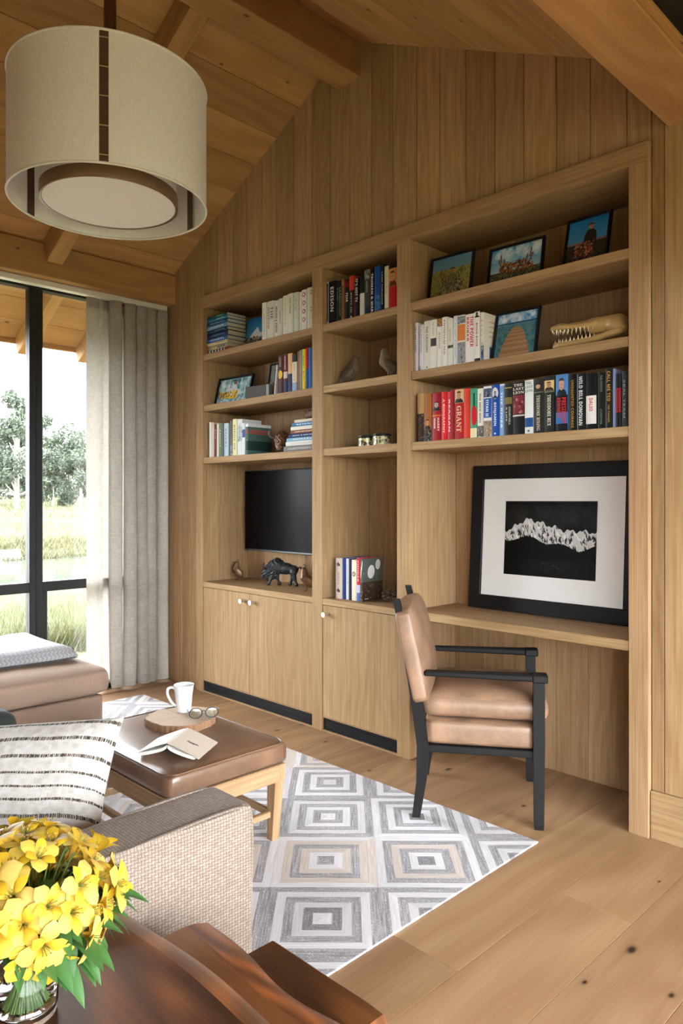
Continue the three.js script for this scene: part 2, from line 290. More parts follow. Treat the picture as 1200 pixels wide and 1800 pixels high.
// ---------------------------------------------------------------- built-in oak bookcase
const BK = { L: [0.398, 1.542], M: [1.631, 2.207], R: [2.297, 3.452], back: -0.40, S: [1.654, 2.022, 2.382], top: 2.71, counter: 0.778 };
{
  const t = thing('built_in_bookcase', 'pale oak built-in bookcase with open shelves, base cabinets and a desk niche', 'bookcase');
  const st = [[0.312, 0.398], [1.542, 1.631], [2.207, 2.297], [3.452, 3.533]];
  st.forEach(([a, b], i) => {
    mesh('stile', board(a, b, 0, BK.top, -0.035, 0.004, 'y', 0.002), matOak[i], t);
    mesh('divider', board(a + 0.004, b - 0.004, 0, BK.top + 0.03, BK.back, -0.035, 'y', 0.001), matOak[(i + 1) % 4], t);
  });
  mesh('top_rail', board(0.312, 3.533, BK.top, 2.793, -0.035, 0.004, 'x', 0.002), matOak[1], t);
  mesh('top_panel', board(0.33, 3.52, BK.top + 0.004, BK.top + 0.03, BK.back, -0.035, 'x', 0.001), matOak[0], t);
  for (const [k, [a, b]] of Object.entries({ L: BK.L, M: BK.M, R: BK.R })) {
    const e = 0.004;
    for (let q = a - e; q < b; ) { const w = Math.min(b + e, q + rr(0.17, 0.24)); mesh('back_board', board(q + 0.0008, w - 0.0008, 0.0, BK.top + 0.004, BK.back - 0.016, BK.back, 'y', 0.0015), matOak[Math.floor(rnd() * 4)], t); q = w; }
    for (const y of BK.S) mesh('shelf', board(a - e, b + e, y - 0.043, y, BK.back, -0.003, 'x', 0.002), matOak[Math.floor(rnd() * 4)], t);
    if (k !== 'R') mesh('countertop', board(a - e, b + e, BK.counter - 0.037, BK.counter, BK.back, 0.001, 'x', 0.002), matOak[2], t);
  }
  mesh('desk_board', board(BK.R[0] - 0.004, BK.R[1] + 0.004, BK.counter - 0.042, BK.counter, BK.back, -0.004, 'x', 0.002), matOak[2], t);
  const mKnob = std({ color: lin(0.72, 0.69, 0.62), roughness: 0.28, metalness: 0.9 });
  const knob = (door, x, y) => {
    const g = mergeGeometries([new THREE.CylinderGeometry(0.008, 0.011, 0.026, 14).rotateX(Math.PI / 2).translate(x, y, 0.014), new THREE.CylinderGeometry(0.017, 0.014, 0.014, 6).rotateX(Math.PI / 2).translate(x, y, 0.033)]);
    mesh('knob', g, mKnob, door).userData.label = 'small pale metal knob';
  };
  const door = (a, b, kx) => { const d = mesh('door', board(a + 0.0015, b - 0.0015, 0.088, BK.counter - 0.0395, -0.022, -0.001, 'y', 0.0015), matOak[Math.floor(rnd() * 4)], t); knob(d, kx, 0.69); return d; };
  const mid = 0.934; door(BK.L[0], mid, mid - 0.055); door(mid, BK.L[1], mid + 0.05); door(BK.M[0], BK.M[1], BK.M[0] + 0.045);
  for (const [a, b] of [BK.L, BK.M]) {
    mesh('toe_rail', board(a, b, 0.0005, 0.009, -0.03, 0.0, 'x', 0.001), matOak[1], t);
    mesh('cabinet_floor', board(a, b, 0.079, 0.0865, -0.38, -0.003, 'x', 0.001), matOak[1], t);
  }
}
// black slotted vents in the plinth under the cabinet doors
[[BK.L, 'wide black slotted floor-level vent under the pair of oak cabinet doors'], [BK.M, 'short black slotted floor-level vent under the single oak cabinet door']].forEach(([[a, b], label]) => {
  const t = thing('vent_grille', label, 'vent', [(a + b) / 2, 0.0095, -0.012]); const w = (b - a) / 2 - 0.001;
  const bar = (x0, x1, y0, y1, d = 0.012) => cbox(x1 - x0, y1 - y0, d, 0.001).translate((x0 + x1) / 2, (y0 + y1) / 2, 0);
  mesh('border', mergeGeometries([bar(-w, w, 0, 0.006), bar(-w, w, 0.063, 0.069), bar(-w, -w + 0.006, 0.006, 0.063), bar(w - 0.006, w, 0.006, 0.063)]), mBlackMetal, t);
  for (let i = 0; i < 5; i++) mesh('slat', bar(-w + 0.006, w - 0.006, 0.0105 + i * 0.0108, 0.0165 + i * 0.0108, 0.008), mBlackMetal, t);
  mesh('backing', new THREE.BoxGeometry(2 * w - 0.002, 0.066, 0.004).translate(0, 0.0345, -0.02), std({ color: lin(0.008, 0.008, 0.008), roughness: 0.9 }), t);
});
// ---------------------------------------------------------------- curtain, rail
{
  const linen = dataTex(512, 512, (u, v, c) => {
    const a = vnoise(u * 256, v * 24, 256, 24, 1), b = vnoise(u * 24, v * 256, 24, 256, 2), m = vnoise(u * 9, v * 9, 9, 9, 3);
    const k = 0.84 + 0.1 * (a - 0.5) + 0.13 * (b - 0.5) + 0.04 * (m - 0.5); c[0] = 214 * k + 12; c[1] = 206 * k + 12; c[2] = 196 * k + 11;
  }, true, [3, 3]);
  const mLinen = phys({ map: linen, color: lin(0.60, 0.59, 0.575), roughness: 1, transmission: 0.32, thickness: 0, side: THREE.DoubleSide, bumpMap: linen, bumpScale: 0.0006 });
  const t = thing('curtain', 'natural linen curtain gathered in soft vertical folds beside the glass', 'curtain', [-0.105, 0, 0]);
  const z0 = 0.625, z1 = -0.005, H = 2.772;
  const fold = s => { // s: 0 at the free edge, 1 at the wall
    const flat = Math.min(1, Math.max(0, (s - 0.16) / 0.12)), ph = s * 6.6 * 2 * Math.PI + Math.sin(s * 9) * 0.9;
    return [0.012 * Math.sin(s * 21) * (1 - flat) + flat * 0.058 * Math.sin(ph), flat * 0.026 * Math.sin(2 * ph + 0.6)];
  };
  const g = sheet((u, v) => {
    const s = u, [dx, dz] = fold(s), y = 0.018 + v * (H - 0.018), spread = 1 + 0.25 * (1 - v) * (0.5 + 0.5 * Math.sin(s * 13)), wav = 0.006 * Math.sin(v * 5 + s * 11) * (1 - v);
    const low = Math.exp(-v * 9) * 0.012 * Math.sin(s * 17);
    return V(dx * spread * (1 - 0.25 * v * v) + wav, y + (u > 0.3 ? 0 : 0.02) * (1 - v), z0 + (z1 - z0) * s + dz + low);
  }, 260, 46, [1.4, 2.75]);
  mesh('cloth', g, mLinen, t);
  const hem = sheet((u, v) => { const [dx, dz] = fold(u); return V(dx * 0.78 + 0.004, H - 0.075 + v * 0.075, z0 + (z1 - z0) * u + dz); }, 260, 2, [1.4, 0.07]);
  mesh('heading', hem, mLinen, t);
  const r = tag(mesh('curtain_rail', board(-0.135, -0.075, 2.776, 2.8145, 0.0, 4.8, 'z', 0.004), std({ color: lin(0.62, 0.6, 0.55), roughness: 0.4, metalness: 0.1 })), 'pale slim curtain rail fixed under the wooden eave beam', 'rail');
}
// ---------------------------------------------------------------- rug
{
  const X0 = 0.19, X1 = 3.243, Z0 = 0.35, Z1 = 2.78, S = 0.3765, cx = 2.764, cz = 1.049, W = 2048, Hh = 1630;
  const r = mulberry(515), cell = {};
  const pal = { g: [166, 164, 166], d: [140, 138, 141], w: [232, 231, 232], l: [220, 218, 219], b: [218, 208, 197] };
  const patterns = ['dwgwgw', 'wgwglg', 'gwbgbw', 'lgwgwg', 'dwgbgw', 'wdlgwg', 'gbwgwl', 'bgwgwg'];
  const tex = dataTex(W, Hh, (u, v, c) => {
    const x = X0 + u * (X1 - X0), z = Z0 + v * (Z1 - Z0), a = ((x - cx) + (z - cz)) / Math.SQRT2 / S, b = ((x - cx) - (z - cz)) / Math.SQRT2 / S;
    const ia = Math.round(a), ib = Math.round(b), fa = a - ia, fb = b - ib, key = ia + ',' + ib;
    if (!cell[key]) { cell[key] = { p: patterns[Math.floor(r() * patterns.length)], t: [r(), r(), r(), r()] }; }
    const k = cell[key], m = Math.max(Math.abs(fa), Math.abs(fb)), ring = Math.min(5, Math.floor(m / 0.5 * 6)), side = Math.abs(fa) > Math.abs(fb) ? (fa > 0 ? 0 : 1) : (fb > 0 ? 2 : 3);
    let ch = k.p[ring]; if ((ring === 3 || ring === 5) && k.t[side] > 0.86 && ch !== 'g' && ch !== 'd') ch = 'b';
    const col = pal[ch], hair = vnoise(side < 2 ? b * 6 : b * 150, side < 2 ? a * 150 : a * 6, 4096, 4096, 2), fleck = vnoise(x * 420, z * 420, 8192, 8192, 4);
    const dark = ch === 'g' || ch === 'd'; const q = 1 + (hair - 0.5) * (dark ? 0.34 : 0.1) + (dark && fleck > 0.72 ? 0.24 : 0) + (k.t[side] - 0.5) * 0.07;
    const edge = Math.min(Math.abs((m / 0.5 * 6) % 1), 1 - (m / 0.5 * 6) % 1), seam = edge < 0.03 ? 0.93 : 1;
    for (let i = 0; i < 3; i++) c[i] = col[i] * q * seam;
  });
  tex.wrapS = tex.wrapT = THREE.ClampToEdgeWrapping;
  const g = cbox(X1 - X0, 0.0075, Z1 - Z0, 0.0015), p = g.attributes.position, uv = [];
  for (let i = 0; i < p.count; i++) uv.push(p.getX(i) / (X1 - X0) + 0.5, p.getZ(i) / (Z1 - Z0) + 0.5);
  g.setAttribute('uv', new THREE.Float32BufferAttribute(uv, 2)); g.translate((X0 + X1) / 2, 0.0045, (Z0 + Z1) / 2);
  tag(mesh('area_rug', g, std({ map: tex, color: lin(0.86, 0.86, 0.88), roughness: 0.95 })), 'flat grey and ivory patchwork rug with concentric diamonds on the oak floor', 'rug');
}
// ---------------------------------------------------------------- upholstery
const weave = (c1, c2, n, rep) => dataTex(512, 512, (u, v, c, i, j) => {
  const a = Math.floor(u * n), b = Math.floor(v * n), fu = u * n - a, fv = v * n - b, up = (a + b) & 1;
  const t = up ? Math.sin(fu * Math.PI) : Math.sin(fv * Math.PI), k = NG[(a * 17 & 255) + (b * 29 & 255) * 256], q = Math.min(1, 0.25 + 0.75 * t) * (0.86 + 0.28 * k);
  for (let s = 0; s < 3; s++) c[s] = c2[s] + (c1[s] - c2[s]) * q;
}, true, rep);
const texSofa = weave([222, 206, 190], [128, 104, 90], 36, [1 / 0.3, 1 / 0.3]), bSofa = bumpOf(texSofa);
const mSofa = std({ map: texSofa, color: lin(0.38, 0.366, 0.357), roughness: 0.95, bumpMap: bSofa, bumpScale: 0.003 });
const texChaise = weave([196, 168, 148], [142, 112, 94], 64, [1 / 0.22, 1 / 0.22]);
const mChaise = std({ map: texChaise, color: lin(0.66, 0.65, 0.64), roughness: 0.95, bumpMap: bumpOf(texChaise), bumpScale: 0.0012 });
// a stuffed box: rounded, with gently crowned faces
function stuffed(w, h, d, r, crown = 0.012, seg = 8) {
  let g = new RoundedBoxGeometry(w, h, d, seg, r); const p = g.attributes.position;
  for (let i = 0; i < p.count; i++) {
    const x = p.getX(i) / (w / 2), y = p.getY(i) / (h / 2), z = p.getZ(i) / (d / 2);
    p.setY(i, p.getY(i) + (y > 0 ? 1 : 0.2) * Math.sign(y) * crown * Math.max(0, 1 - x * x) * Math.max(0, 1 - z * z) * Math.min(1, Math.abs(y)));
  }
  return g;
}
// subdivided box with rounded edges so that crowns show
function cushion(w, h, d, r, crown, n = 16, puff = 0) {
  const g = new THREE.BoxGeometry(w, h, d, n, 6, n), p = g.attributes.position, v = V(0, 0, 0);
  for (let i = 0; i < p.count; i++) {
    v.fromBufferAttribute(p, i); const c = V(Math.max(-w / 2 + r, Math.min(w / 2 - r, v.x)), Math.max(-h / 2 + r, Math.min(h / 2 - r, v.y)), Math.max(-d / 2 + r, Math.min(d / 2 - r, v.z)));
    const q = v.clone().sub(c); if (q.lengthSq() > 1e-12) v.copy(c).addScaledVector(q.normalize(), r);
    const X = v.x / (w / 2), Y = v.y / (h / 2), Z = v.z / (d / 2);
    v.y += Math.sign(v.y) * crown * Math.max(0, 1 - X ** 4) * Math.max(0, 1 - Z ** 4) * Math.min(1, Math.abs(Y)) * (Y < 0 ? 0 : 1);
    v.x += X * puff * (1 - Y * Y) ; v.z += Z * puff * (1 - Y * Y);
    p.setXYZ(i, v.x, v.y, v.z);
  }
  const m = mergeVertices((g.deleteAttribute('uv'), g.deleteAttribute('normal'), g), 1e-5); m.computeVertexNormals(); return m;
}
{
  const t = thing('sectional_sofa', 'woven beige sectional sofa with a brown chaise end under the grey knitted throw', 'sofa');
  const put = (name, g, x, y, z, m = mSofa, ax = 'y') => mesh(name, uvGrain(g, ax, 0, 0).translate(x, y, z), m, t);
  put('chaise_base', soft(0.84, 0.285, 1.6, 0.018), 0.655, 0.17, 1.885, mChaise);
  put('chaise_cushion', cushion(0.89, 0.145, 1.52, 0.045, 0.02, 18, 0.008), 0.655, 0.388, 1.82, mChaise);
  put('seat_base', soft(2.03, 0.2, 0.86, 0.018), 2.11, 0.13, 2.26);
  put('seat_cushion', cushion(1.0, 0.13, 0.72, 0.045, 0.02), 1.6, 0.278, 2.17); put('seat_cushion', cushion(1.0, 0.13, 0.72, 0.045, 0.02), 2.615, 0.278, 2.17);
  put('backrest', soft(3.07, 0.68, 0.2, 0.04), 1.765, 0.40, 2.79);
  const arm = put('arm', soft(0.17, 0.575, 0.90, 0.016, 3), 3.215, 0.313, 2.25, mSofa);
  const x0 = 3.137, x1 = 3.293, z0 = 1.807, z1 = 2.69, y = 0.5955, yb = 0.04;
  const pipe = (pts) => mesh('piping', uvGrain(tube(pts, 0.0045, 50, 6), 'y'), mSofa, arm);
  pipe([V(x1, yb, z0), V(x1, 0.3, z0), V(x1, y - 0.01, z0), V(x1, y, z0 + 0.01), V(x1, y, 2.2), V(x1, y, z1)]);
  pipe([V(x0, yb, z0), V(x0, 0.3, z0), V(x0, y - 0.01, z0), V(x0, y, z0 + 0.01), V(x0, y, 2.2), V(x0, y, z1)]);
  for (const [x, z] of [[0.3, 1.15], [1.0, 1.15], [0.3, 2.8], [3.22, 1.88], [3.22, 2.8]]) mesh('foot', new THREE.CylinderGeometry(0.02, 0.016, 0.034, 14).translate(x, 0.0255, z), mBlackMetal, t);
}
// knitted throw lying folded over the chaise
{
  const knit = dataTex(256, 256, (u, v, c) => {
    const n = 16, a = u * n, b = v * n * 0.75, col = Math.floor(a), fu = a - col - 0.5, ph = (b + Math.abs(fu) * 1.2) % 1, t = Math.sin(ph * Math.PI) * (1 - Math.abs(fu) * 0.8), k = 0.74 + 0.26 * t;
    c[0] = 196 * k + 30; c[1] = 194 * k + 30; c[2] = 195 * k + 32;
  }, true, [1 / 0.26, 1 / 0.26]);
  const m = std({ map: knit, color: lin(0.52, 0.52, 0.53), roughness: 1, bumpMap: bumpOf(knit), bumpScale: 0.006 });
  const x0 = 0.215, x1 = 0.87, z0 = 1.13, z1 = 1.95, g = [];
  const f = (u, v, top) => {
    const x = x0 + (x1 - x0) * u, z = z0 + (z1 - z0) * v, e = Math.min(1, Math.min(u, 1 - u, v * 1.6) / 0.14), rise = 0.055 * Math.sqrt(Math.max(0, e * (2 - e)));
    const w = 0.008 * Math.sin(u * 7 + v * 3) + 0.006 * Math.sin(v * 11);
    return V(x + 0.012 * Math.sin(v * 9), 0.489 + (top ? rise + w * e + 0.006 : -0.003), z + 0.01 * Math.sin(u * 6));
  };
  const top = sheet((u, v) => f(u, 1 - v, true), 30, 30, [0.65, 0.8]), bot = sheet((u, v) => f(u, v, false), 12, 12, [0.65, 0.8]);
  tag(mesh('knitted_throw', mergeGeometries([top, bot]), m), 'chunky pale grey knitted throw folded on the brown chaise by the window', 'throw');
}
// pillows: two bulged sheets closed at a seam
function pillowGeo(w, h, d, n = 36, pinch = 0.06) {
  const face = s => sheet((u, v) => {
    const a = u * 2 - 1, b = v * 2 - 1, q = Math.max(0, (1 - a * a)) * Math.max(0, (1 - b * b)), z = s * d / 2 * Math.pow(q, 0.42);
    const x = a * w / 2 * (1 - pinch * (1 - b * b) * Math.abs(a)), y = b * h / 2 * (1 - pinch * (1 - a * a) * Math.abs(b));
    return V(s * x, y, z);
  }, n, n, [w, h]);
  return mergeGeometries([face(1), face(-1)]);
}
{
  const stripes = canvasTex(1024, 1024, (g, W, H) => {
    g.fillStyle = '#e6e1db'; g.fillRect(0, 0, W, H); const r = mulberry(77);
    for (let i = 0; i < 9000; i++) { g.fillStyle = r() < 0.5 ? 'rgba(255,252,248,.25)' : 'rgba(196,186,176,.22)'; g.fillRect(r() * W, r() * H, r() < 0.5 ? 2 : 26, r() < 0.5 ? 26 : 2); }
    for (const [y, th] of [[40, 8], [110, 9], [196, 15], [300, 21], [405, 21], [505, 18], [590, 12], [655, 10], [715, 12], [790, 18], [880, 20], [960, 12]]) {
      for (let x = 0; x < W; x += 5 + r() * 4) { g.fillStyle = ['#4a4034', '#5d5040', '#3b332b', '#6e6251'][Math.floor(r() * 4)]; const hh = th * (0.75 + 0.4 * r()); g.fillRect(x, y - hh / 2 + Math.sin(x * 0.02) * 3, 3.5 + r() * 3.5, hh); }
    }
  });
  stripes.wrapS = stripes.wrapT = THREE.RepeatWrapping; stripes.repeat.set(1 / 0.56, 1 / 0.56);
  const m = std({ map: stripes, color: lin(0.6, 0.6, 0.6), roughness: 1 });
  const p = tag(mesh('striped_pillow', pillowGeo(0.56, 0.42, 0.2), m), 'plump ivory pillow with broken brown stripes leaning in the sofa corner', 'pillow');
  p.position.set(2.735, 0.56, 2.185); p.rotation.set(0, Math.atan2(-FWD.x, -FWD.z) - 0.1, 0); p.rotateX(-0.72); p.rotateZ(0.1);
  // dark green pillow with tan piping, farther along the sofa
  const q = thing('green_pillow', 'dark green pillow with tan leather piping lying against the brown chaise', 'pillow', [1.575, 0.447, 2.0], 0);
  q.rotation.set(-Math.PI / 2, 0, 0.04);
  mesh('cover', soft(0.42, 0.42, 0.13, 0.06), std({ color: lin(0.022, 0.03, 0.024), roughness: 0.9 }), q);
  const rim = []; for (let i = 0; i < 40; i++) { const a = i / 40 * 2 * Math.PI, k = 1 / Math.pow(Math.abs(Math.cos(a)) ** 6 + Math.abs(Math.sin(a)) ** 6, 1 / 6); rim.push(V(0.212 * k * Math.cos(a), 0.212 * k * Math.sin(a), 0)); }
  mesh('piping', tube(rim, 0.006, 120, 8, true), std({ color: lin(0.20, 0.10, 0.06), roughness: 0.5 }), q);
}
// ---------------------------------------------------------------- desk chair
const leatherTex = dataTex(512, 512, (u, v, c) => {
  const a = vnoise(u * 120, v * 120, 120, 120, 1), b = vnoise(u * 6, v * 6, 6, 6, 2), d = vnoise(u * 22, v * 22, 22, 22, 3), k = 0.9 + 0.08 * (a - 0.5) + 0.22 * (b - 0.5) + 0.08 * (d - 0.5);
  c[0] = 202 * k; c[1] = 162 * k; c[2] = 131 * k;
}, true, [2, 2]);
const mLeather = phys({ map: leatherTex, color: lin(0.52, 0.5, 0.49), roughness: 0.42, bumpMap: bumpOf(leatherTex), bumpScale: 0.0006, clearcoat: 0.12, clearcoatRoughness: 0.45 });
const mLeatherDark = phys({ map: leatherTex, color: lin(0.36, 0.31, 0.28), roughness: 0.34, bumpMap: bumpOf(leatherTex), bumpScale: 0.0006, clearcoat: 0.5, clearcoatRoughness: 0.28 });
const mEbony = phys({ color: lin(0.010, 0.0095, 0.0095), roughness: 0.5, specularIntensity: 0.35 });
// bar of square section through points [y, z, width-x, depth-z] in the chair's side plane
function post(x, rows) {
  const P = [], I = []; rows.forEach(([y, z, w, d]) => { for (const [a, b] of [[-1, -1], [1, -1], [1, 1], [-1, 1]]) P.push(x + a * w / 2, y, z + b * d / 2); });
  for (let r = 0; r + 1 < rows.length; r++) for (let k = 0; k < 4; k++) { const a = r * 4 + k, b = r * 4 + (k + 1) % 4; I.push(a, a + 4, b + 4, a, b + 4, b); }
  const n = (rows.length - 1) * 4; I.push(0, 1, 2, 0, 2, 3, n, n + 2, n + 1, n, n + 3, n + 2);
  const g = new THREE.BufferGeometry(); g.setAttribute('position', new THREE.Float32BufferAttribute(P, 3)); g.setIndex(I); const q = g.toNonIndexed(); q.computeVertexNormals(); return q;
}
{
  const t = thing('desk_chair', 'tan leather armchair with black wooden frame drawn up to the oak desk', 'chair', [2.838, 0, 0.147], Math.atan2(0.825, -0.565));
  const hx = 0.262, fz = 0.232, bz = -0.262;
  for (const s of [-1, 1]) {
    mesh('leg', post(s * hx, [[0.0, fz, 0.036, 0.036], [0.02, fz, 0.04, 0.04], [0.36, fz, 0.046, 0.046], [0.608, fz, 0.046, 0.046]]), mEbony, t).userData.label = 'black front leg';
    mesh('leg', post(s * (hx - 0.004), [[s < 0 ? 0.0088 : 0.0, bz - 0.01, 0.034, 0.034], [0.16, bz + 0.012, 0.036, 0.042], [0.31, bz + 0.018, 0.036, 0.05], [0.46, bz + 0.0, 0.036, 0.05], [0.7, bz - 0.045, 0.034, 0.038], [0.885, bz - 0.085, 0.032, 0.03], [0.93, bz - 0.096, 0.03, 0.028]]), mEbony, t).userData.label = 'black back leg rising beside the backrest';
    const bar = cbox(0.05, 0.026, 0.50, 0.006); const p = bar.attributes.position;
    for (let i = 0; i < p.count; i++) { const k = (p.getZ(i) + 0.25) / 0.5; p.setX(i, p.getX(i) * (0.66 + 0.42 * k)); p.setY(i, p.getY(i) * (0.85 + 0.3 * k)); }
    bar.computeVertexNormals(); bar.translate(s * hx, 0.621, 0.012);
    mesh('armrest', bar, mEbony, t);
    mesh('armrest_cap', cbox(0.062, 0.034, 0.062, 0.005).translate(s * hx, 0.62, fz + 0.004), mEbony, t);
    mesh('side_rail', cbox(0.03, 0.03, 0.47, 0.003).translate(s * (hx - 0.006), 0.304, -0.012), mEbony, t);
  }
  mesh('front_rail', cbox(0.5, 0.03, 0.03, 0.003).translate(0, 0.304, fz), mEbony, t); mesh('back_rail', cbox(0.49, 0.03, 0.03, 0.003).translate(0, 0.304, bz + 0.02), mEbony, t);
  mesh('seat_box', uvGrain(cushion(0.53, 0.105, 0.455, 0.018, 0, 12, 0.003), 'x').translate(0, 0.372, -0.008), mLeather, t);
  const sc = mesh('seat_cushion', uvGrain(cushion(0.5, 0.10, 0.5, 0.036, 0.028, 18, 0.012), 'x').translate(0, 0.478, 0.012), mLeather, t);
  const ring = (y, w, d) => { const o = []; for (let i = 0; i < 48; i++) { const a = i / 48 * 2 * Math.PI, k = 1 / Math.pow(Math.abs(Math.cos(a)) ** 12 + Math.abs(Math.sin(a)) ** 12, 1 / 12); o.push(V(w / 2 * k * Math.cos(a), y, 0.012 + d / 2 * k * Math.sin(a))); } return tube(o, 0.0028, 140, 6, true); };
  mesh('welt', ring(0.504, 0.497, 0.497), mLeather, sc); mesh('welt', ring(0.45, 0.497, 0.497), mLeather, sc);
  // backrest: a padded panel wrapped over the posts, tilted with them
  const W = 0.565, H = 0.40, D = 0.075, b = new THREE.BoxGeometry(W, H, D, 14, 14, 6), p = b.attributes.position, r = 0.022, v = V(0, 0, 0);
  for (let i = 0; i < p.count; i++) {
    v.fromBufferAttribute(p, i); const c = V(Math.max(-W / 2 + r, Math.min(W / 2 - r, v.x)), Math.max(-H / 2 + r, Math.min(H / 2 - r, v.y)), Math.max(-D / 2 + r, Math.min(D / 2 - r, v.z)));
    const q = v.clone().sub(c); if (q.lengthSq() > 1e-12) v.copy(c).addScaledVector(q.normalize(), r);
    const X = v.x / (W / 2), Y = v.y / (H / 2); if (v.z > 0) v.z += 0.03 * (1 - X ** 4) * (1 - Y ** 4); if (v.y > 0) v.y += 0.022 * (1 - X * X);
    p.setXYZ(i, v.x, v.y, v.z);
  }
  b.deleteAttribute('uv'); b.deleteAttribute('normal'); const bb = mergeVertices(b, 1e-5); bb.computeVertexNormals();
  mesh('backrest', uvGrain(bb, 'y').rotateX(-0.205).translate(0, 0.688, bz - 0.03), mLeather, t);
}
// ---------------------------------------------------------------- leather-topped ottoman bench
{
  const x0 = 1.80, x1 = 2.53, z0 = 1.045, z1 = 1.575, cx = (x0 + x1) / 2, cz = (z0 + z1) / 2;
  const t = thing('ottoman_bench', 'low oak bench with a brown leather cushion top standing on the rug', 'bench', [cx, 0.0085, cz]);
  const w = (x1 - x0) / 2, d = (z1 - z0) / 2, mW = matOak[3];
  const rail = (a0, a1, b0, b1, ax) => mesh('rail', board(a0, a1, 0.235, 0.302, b0, b1, ax, 0.003), mW, t);
  rail(-w, w, -d, -d + 0.028, 'x'); rail(-w, w, d - 0.028, d, 'x'); rail(-w, -w + 0.028, -d + 0.028, d - 0.028, 'z'); rail(w - 0.028, w, -d + 0.028, d - 0.028, 'z');
  for (const sx of [-1, 1]) for (const sz of [-1, 1]) {
    const P = []; const top = 0.062, bot = 0.034;
    const g = uvGrain(cbox(top, 0.298, 0.046, 0.003), 'y', rr(0, 5), rr(0, 5)), p = g.attributes.position;
    for (let i = 0; i < p.count; i++) { const k = (p.getY(i) + 0.149) / 0.298; p.setX(i, sx * (w - 0.0005 - (0.5 - sx * p.getX(i) / top) * (bot + (top - bot) * k)) - (1 - k) * sx * 0.018); p.setZ(i, sz * (d - 0.023 + 0.0005) + p.getZ(i) * (0.78 + 0.22 * k) - (1 - k) * sz * 0.014); }
    if (true) { g.computeVertexNormals(); }
    mesh('leg', g.translate(0, 0.150, 0), mW, t);
  }
  for (const sz of [-1, 1]) mesh('stretcher', board(-w + 0.04, w - 0.04, 0.09, 0.115, sz * (d - 0.04) - 0.011, sz * (d - 0.04) + 0.011, 'x', 0.003), mW, t);
  mesh('stretcher', board(-w + 0.03, -w + 0.052, 0.09, 0.115, -d + 0.05, d - 0.05, 'z', 0.003), mW, t); mesh('stretcher', board(w - 0.052, w - 0.03, 0.09, 0.115, -d + 0.05, d - 0.05, 'z', 0.003), mW, t);
  mesh('seat_deck', board(-w + 0.03, w - 0.03, 0.27, 0.3, -d + 0.03, d - 0.03, 'x', 0.002), mW, t);
  const c = mesh('cushion', uvGrain(cushion(2 * w + 0.008, 0.088, 2 * d + 0.008, 0.022, 0.012, 18, 0.004), 'x').translate(0, 0.347, 0), mLeatherDark, t);
  const o = []; for (let i = 0; i < 60; i++) { const a = i / 60 * 2 * Math.PI, k = 1 / Math.pow(Math.abs(Math.cos(a)) ** 22 + Math.abs(Math.sin(a)) ** 22, 1 / 22); o.push(V((w + 0.001) * k * Math.cos(a), 0.3865, (d + 0.001) * k * Math.sin(a))); }
  mesh('welt', tube(o, 0.0032, 200, 6, true), mLeatherDark, c);
}
const BENCH_TOP = 0.0085 + 0.3985;
// wood slice, mug, spectacles, open book
{
  const end = canvasTex(512, 512, (g, W) => {
    g.fillStyle = '#cbb49c'; g.fillRect(0, 0, W, W); const r = mulberry(3);
    for (let k = 60; k > 0; k--) { g.strokeStyle = k % 3 ? 'rgba(150,112,82,.34)' : 'rgba(226,206,184,.5)'; g.lineWidth = 2.2; g.beginPath(); for (let i = 0; i <= 60; i++) { const a = i / 60 * 6.2832, q = k * 4.2 * (1 + 0.05 * Math.sin(a * 3 + 1) + 0.03 * Math.sin(a * 5 + k * 0.05)); g.lineTo(W / 2 + 14 + q * Math.cos(a), W / 2 + q * Math.sin(a)); } g.stroke(); }
    for (let i = 0; i < 14; i++) { const a = r() * 6.28; g.strokeStyle = 'rgba(120,84,60,.5)'; g.beginPath(); g.moveTo(W / 2 + 30 * Math.cos(a), W / 2 + 30 * Math.sin(a)); g.lineTo(W / 2 + 240 * Math.cos(a + 0.05), W / 2 + 240 * Math.sin(a + 0.05)); g.stroke(); }
  });
  const t = thing('wood_slice_tray', 'round cross-cut wood slice tray with bark rim holding the white mug', 'tray', [2.075, BENCH_TOP + 0.004, 1.235]);
  const N = 64, rad = a => 0.146 * (1 + 0.035 * Math.sin(a * 3 + 0.5) + 0.02 * Math.sin(a * 7) + 0.012 * Math.sin(a * 13));
  const P = [], uv = [], I = []; P.push(0, 0.03, 0); uv.push(0.5, 0.5);
  for (let i = 0; i < N; i++) { const a = i / N * 6.2832, q = rad(a) - 0.005; P.push(q * Math.cos(a), 0.03, q * Math.sin(a)); uv.push(0.5 + 0.46 * Math.cos(a), 0.5 + 0.46 * Math.sin(a)); }
  for (let i = 0; i < N; i++) I.push(0, 1 + (i + 1) % N, 1 + i);
  const g = new THREE.BufferGeometry(); g.setAttribute('position', new THREE.Float32BufferAttribute(P, 3)); g.setAttribute('uv', new THREE.Float32BufferAttribute(uv, 2)); g.setIndex(I); g.computeVertexNormals();
  mesh('cut_face', g, std({ map: end, color: lin(0.82, 0.8, 0.78), roughness: 0.75 }), t);
  const bark = sheet((u, v) => { const a = -u * 6.28318, k = [0, 1, 1, 0.985][Math.min(3, Math.round(v * 3))], q = rad(a) * (0.985 + 0.012 * Math.sin(a * 40) * (v > 0.2 && v < 0.9 ? 1 : 0)) - (v > 0.9 ? 0.004 : 0); return V(q * Math.cos(a), [0.0, 0.004, 0.027, 0.0301][Math.min(3, Math.round(v * 3))], q * Math.sin(a)); }, 200, 3);
  mesh('bark', bark, std({ color: lin(0.26, 0.14, 0.075), roughness: 0.9 }), t);
  mesh('underside', new THREE.CircleGeometry(0.138, 40).rotateX(Math.PI / 2).translate(0, 0.0006, 0), std({ color: lin(0.4, 0.28, 0.18), roughness: 0.9 }), t);
}
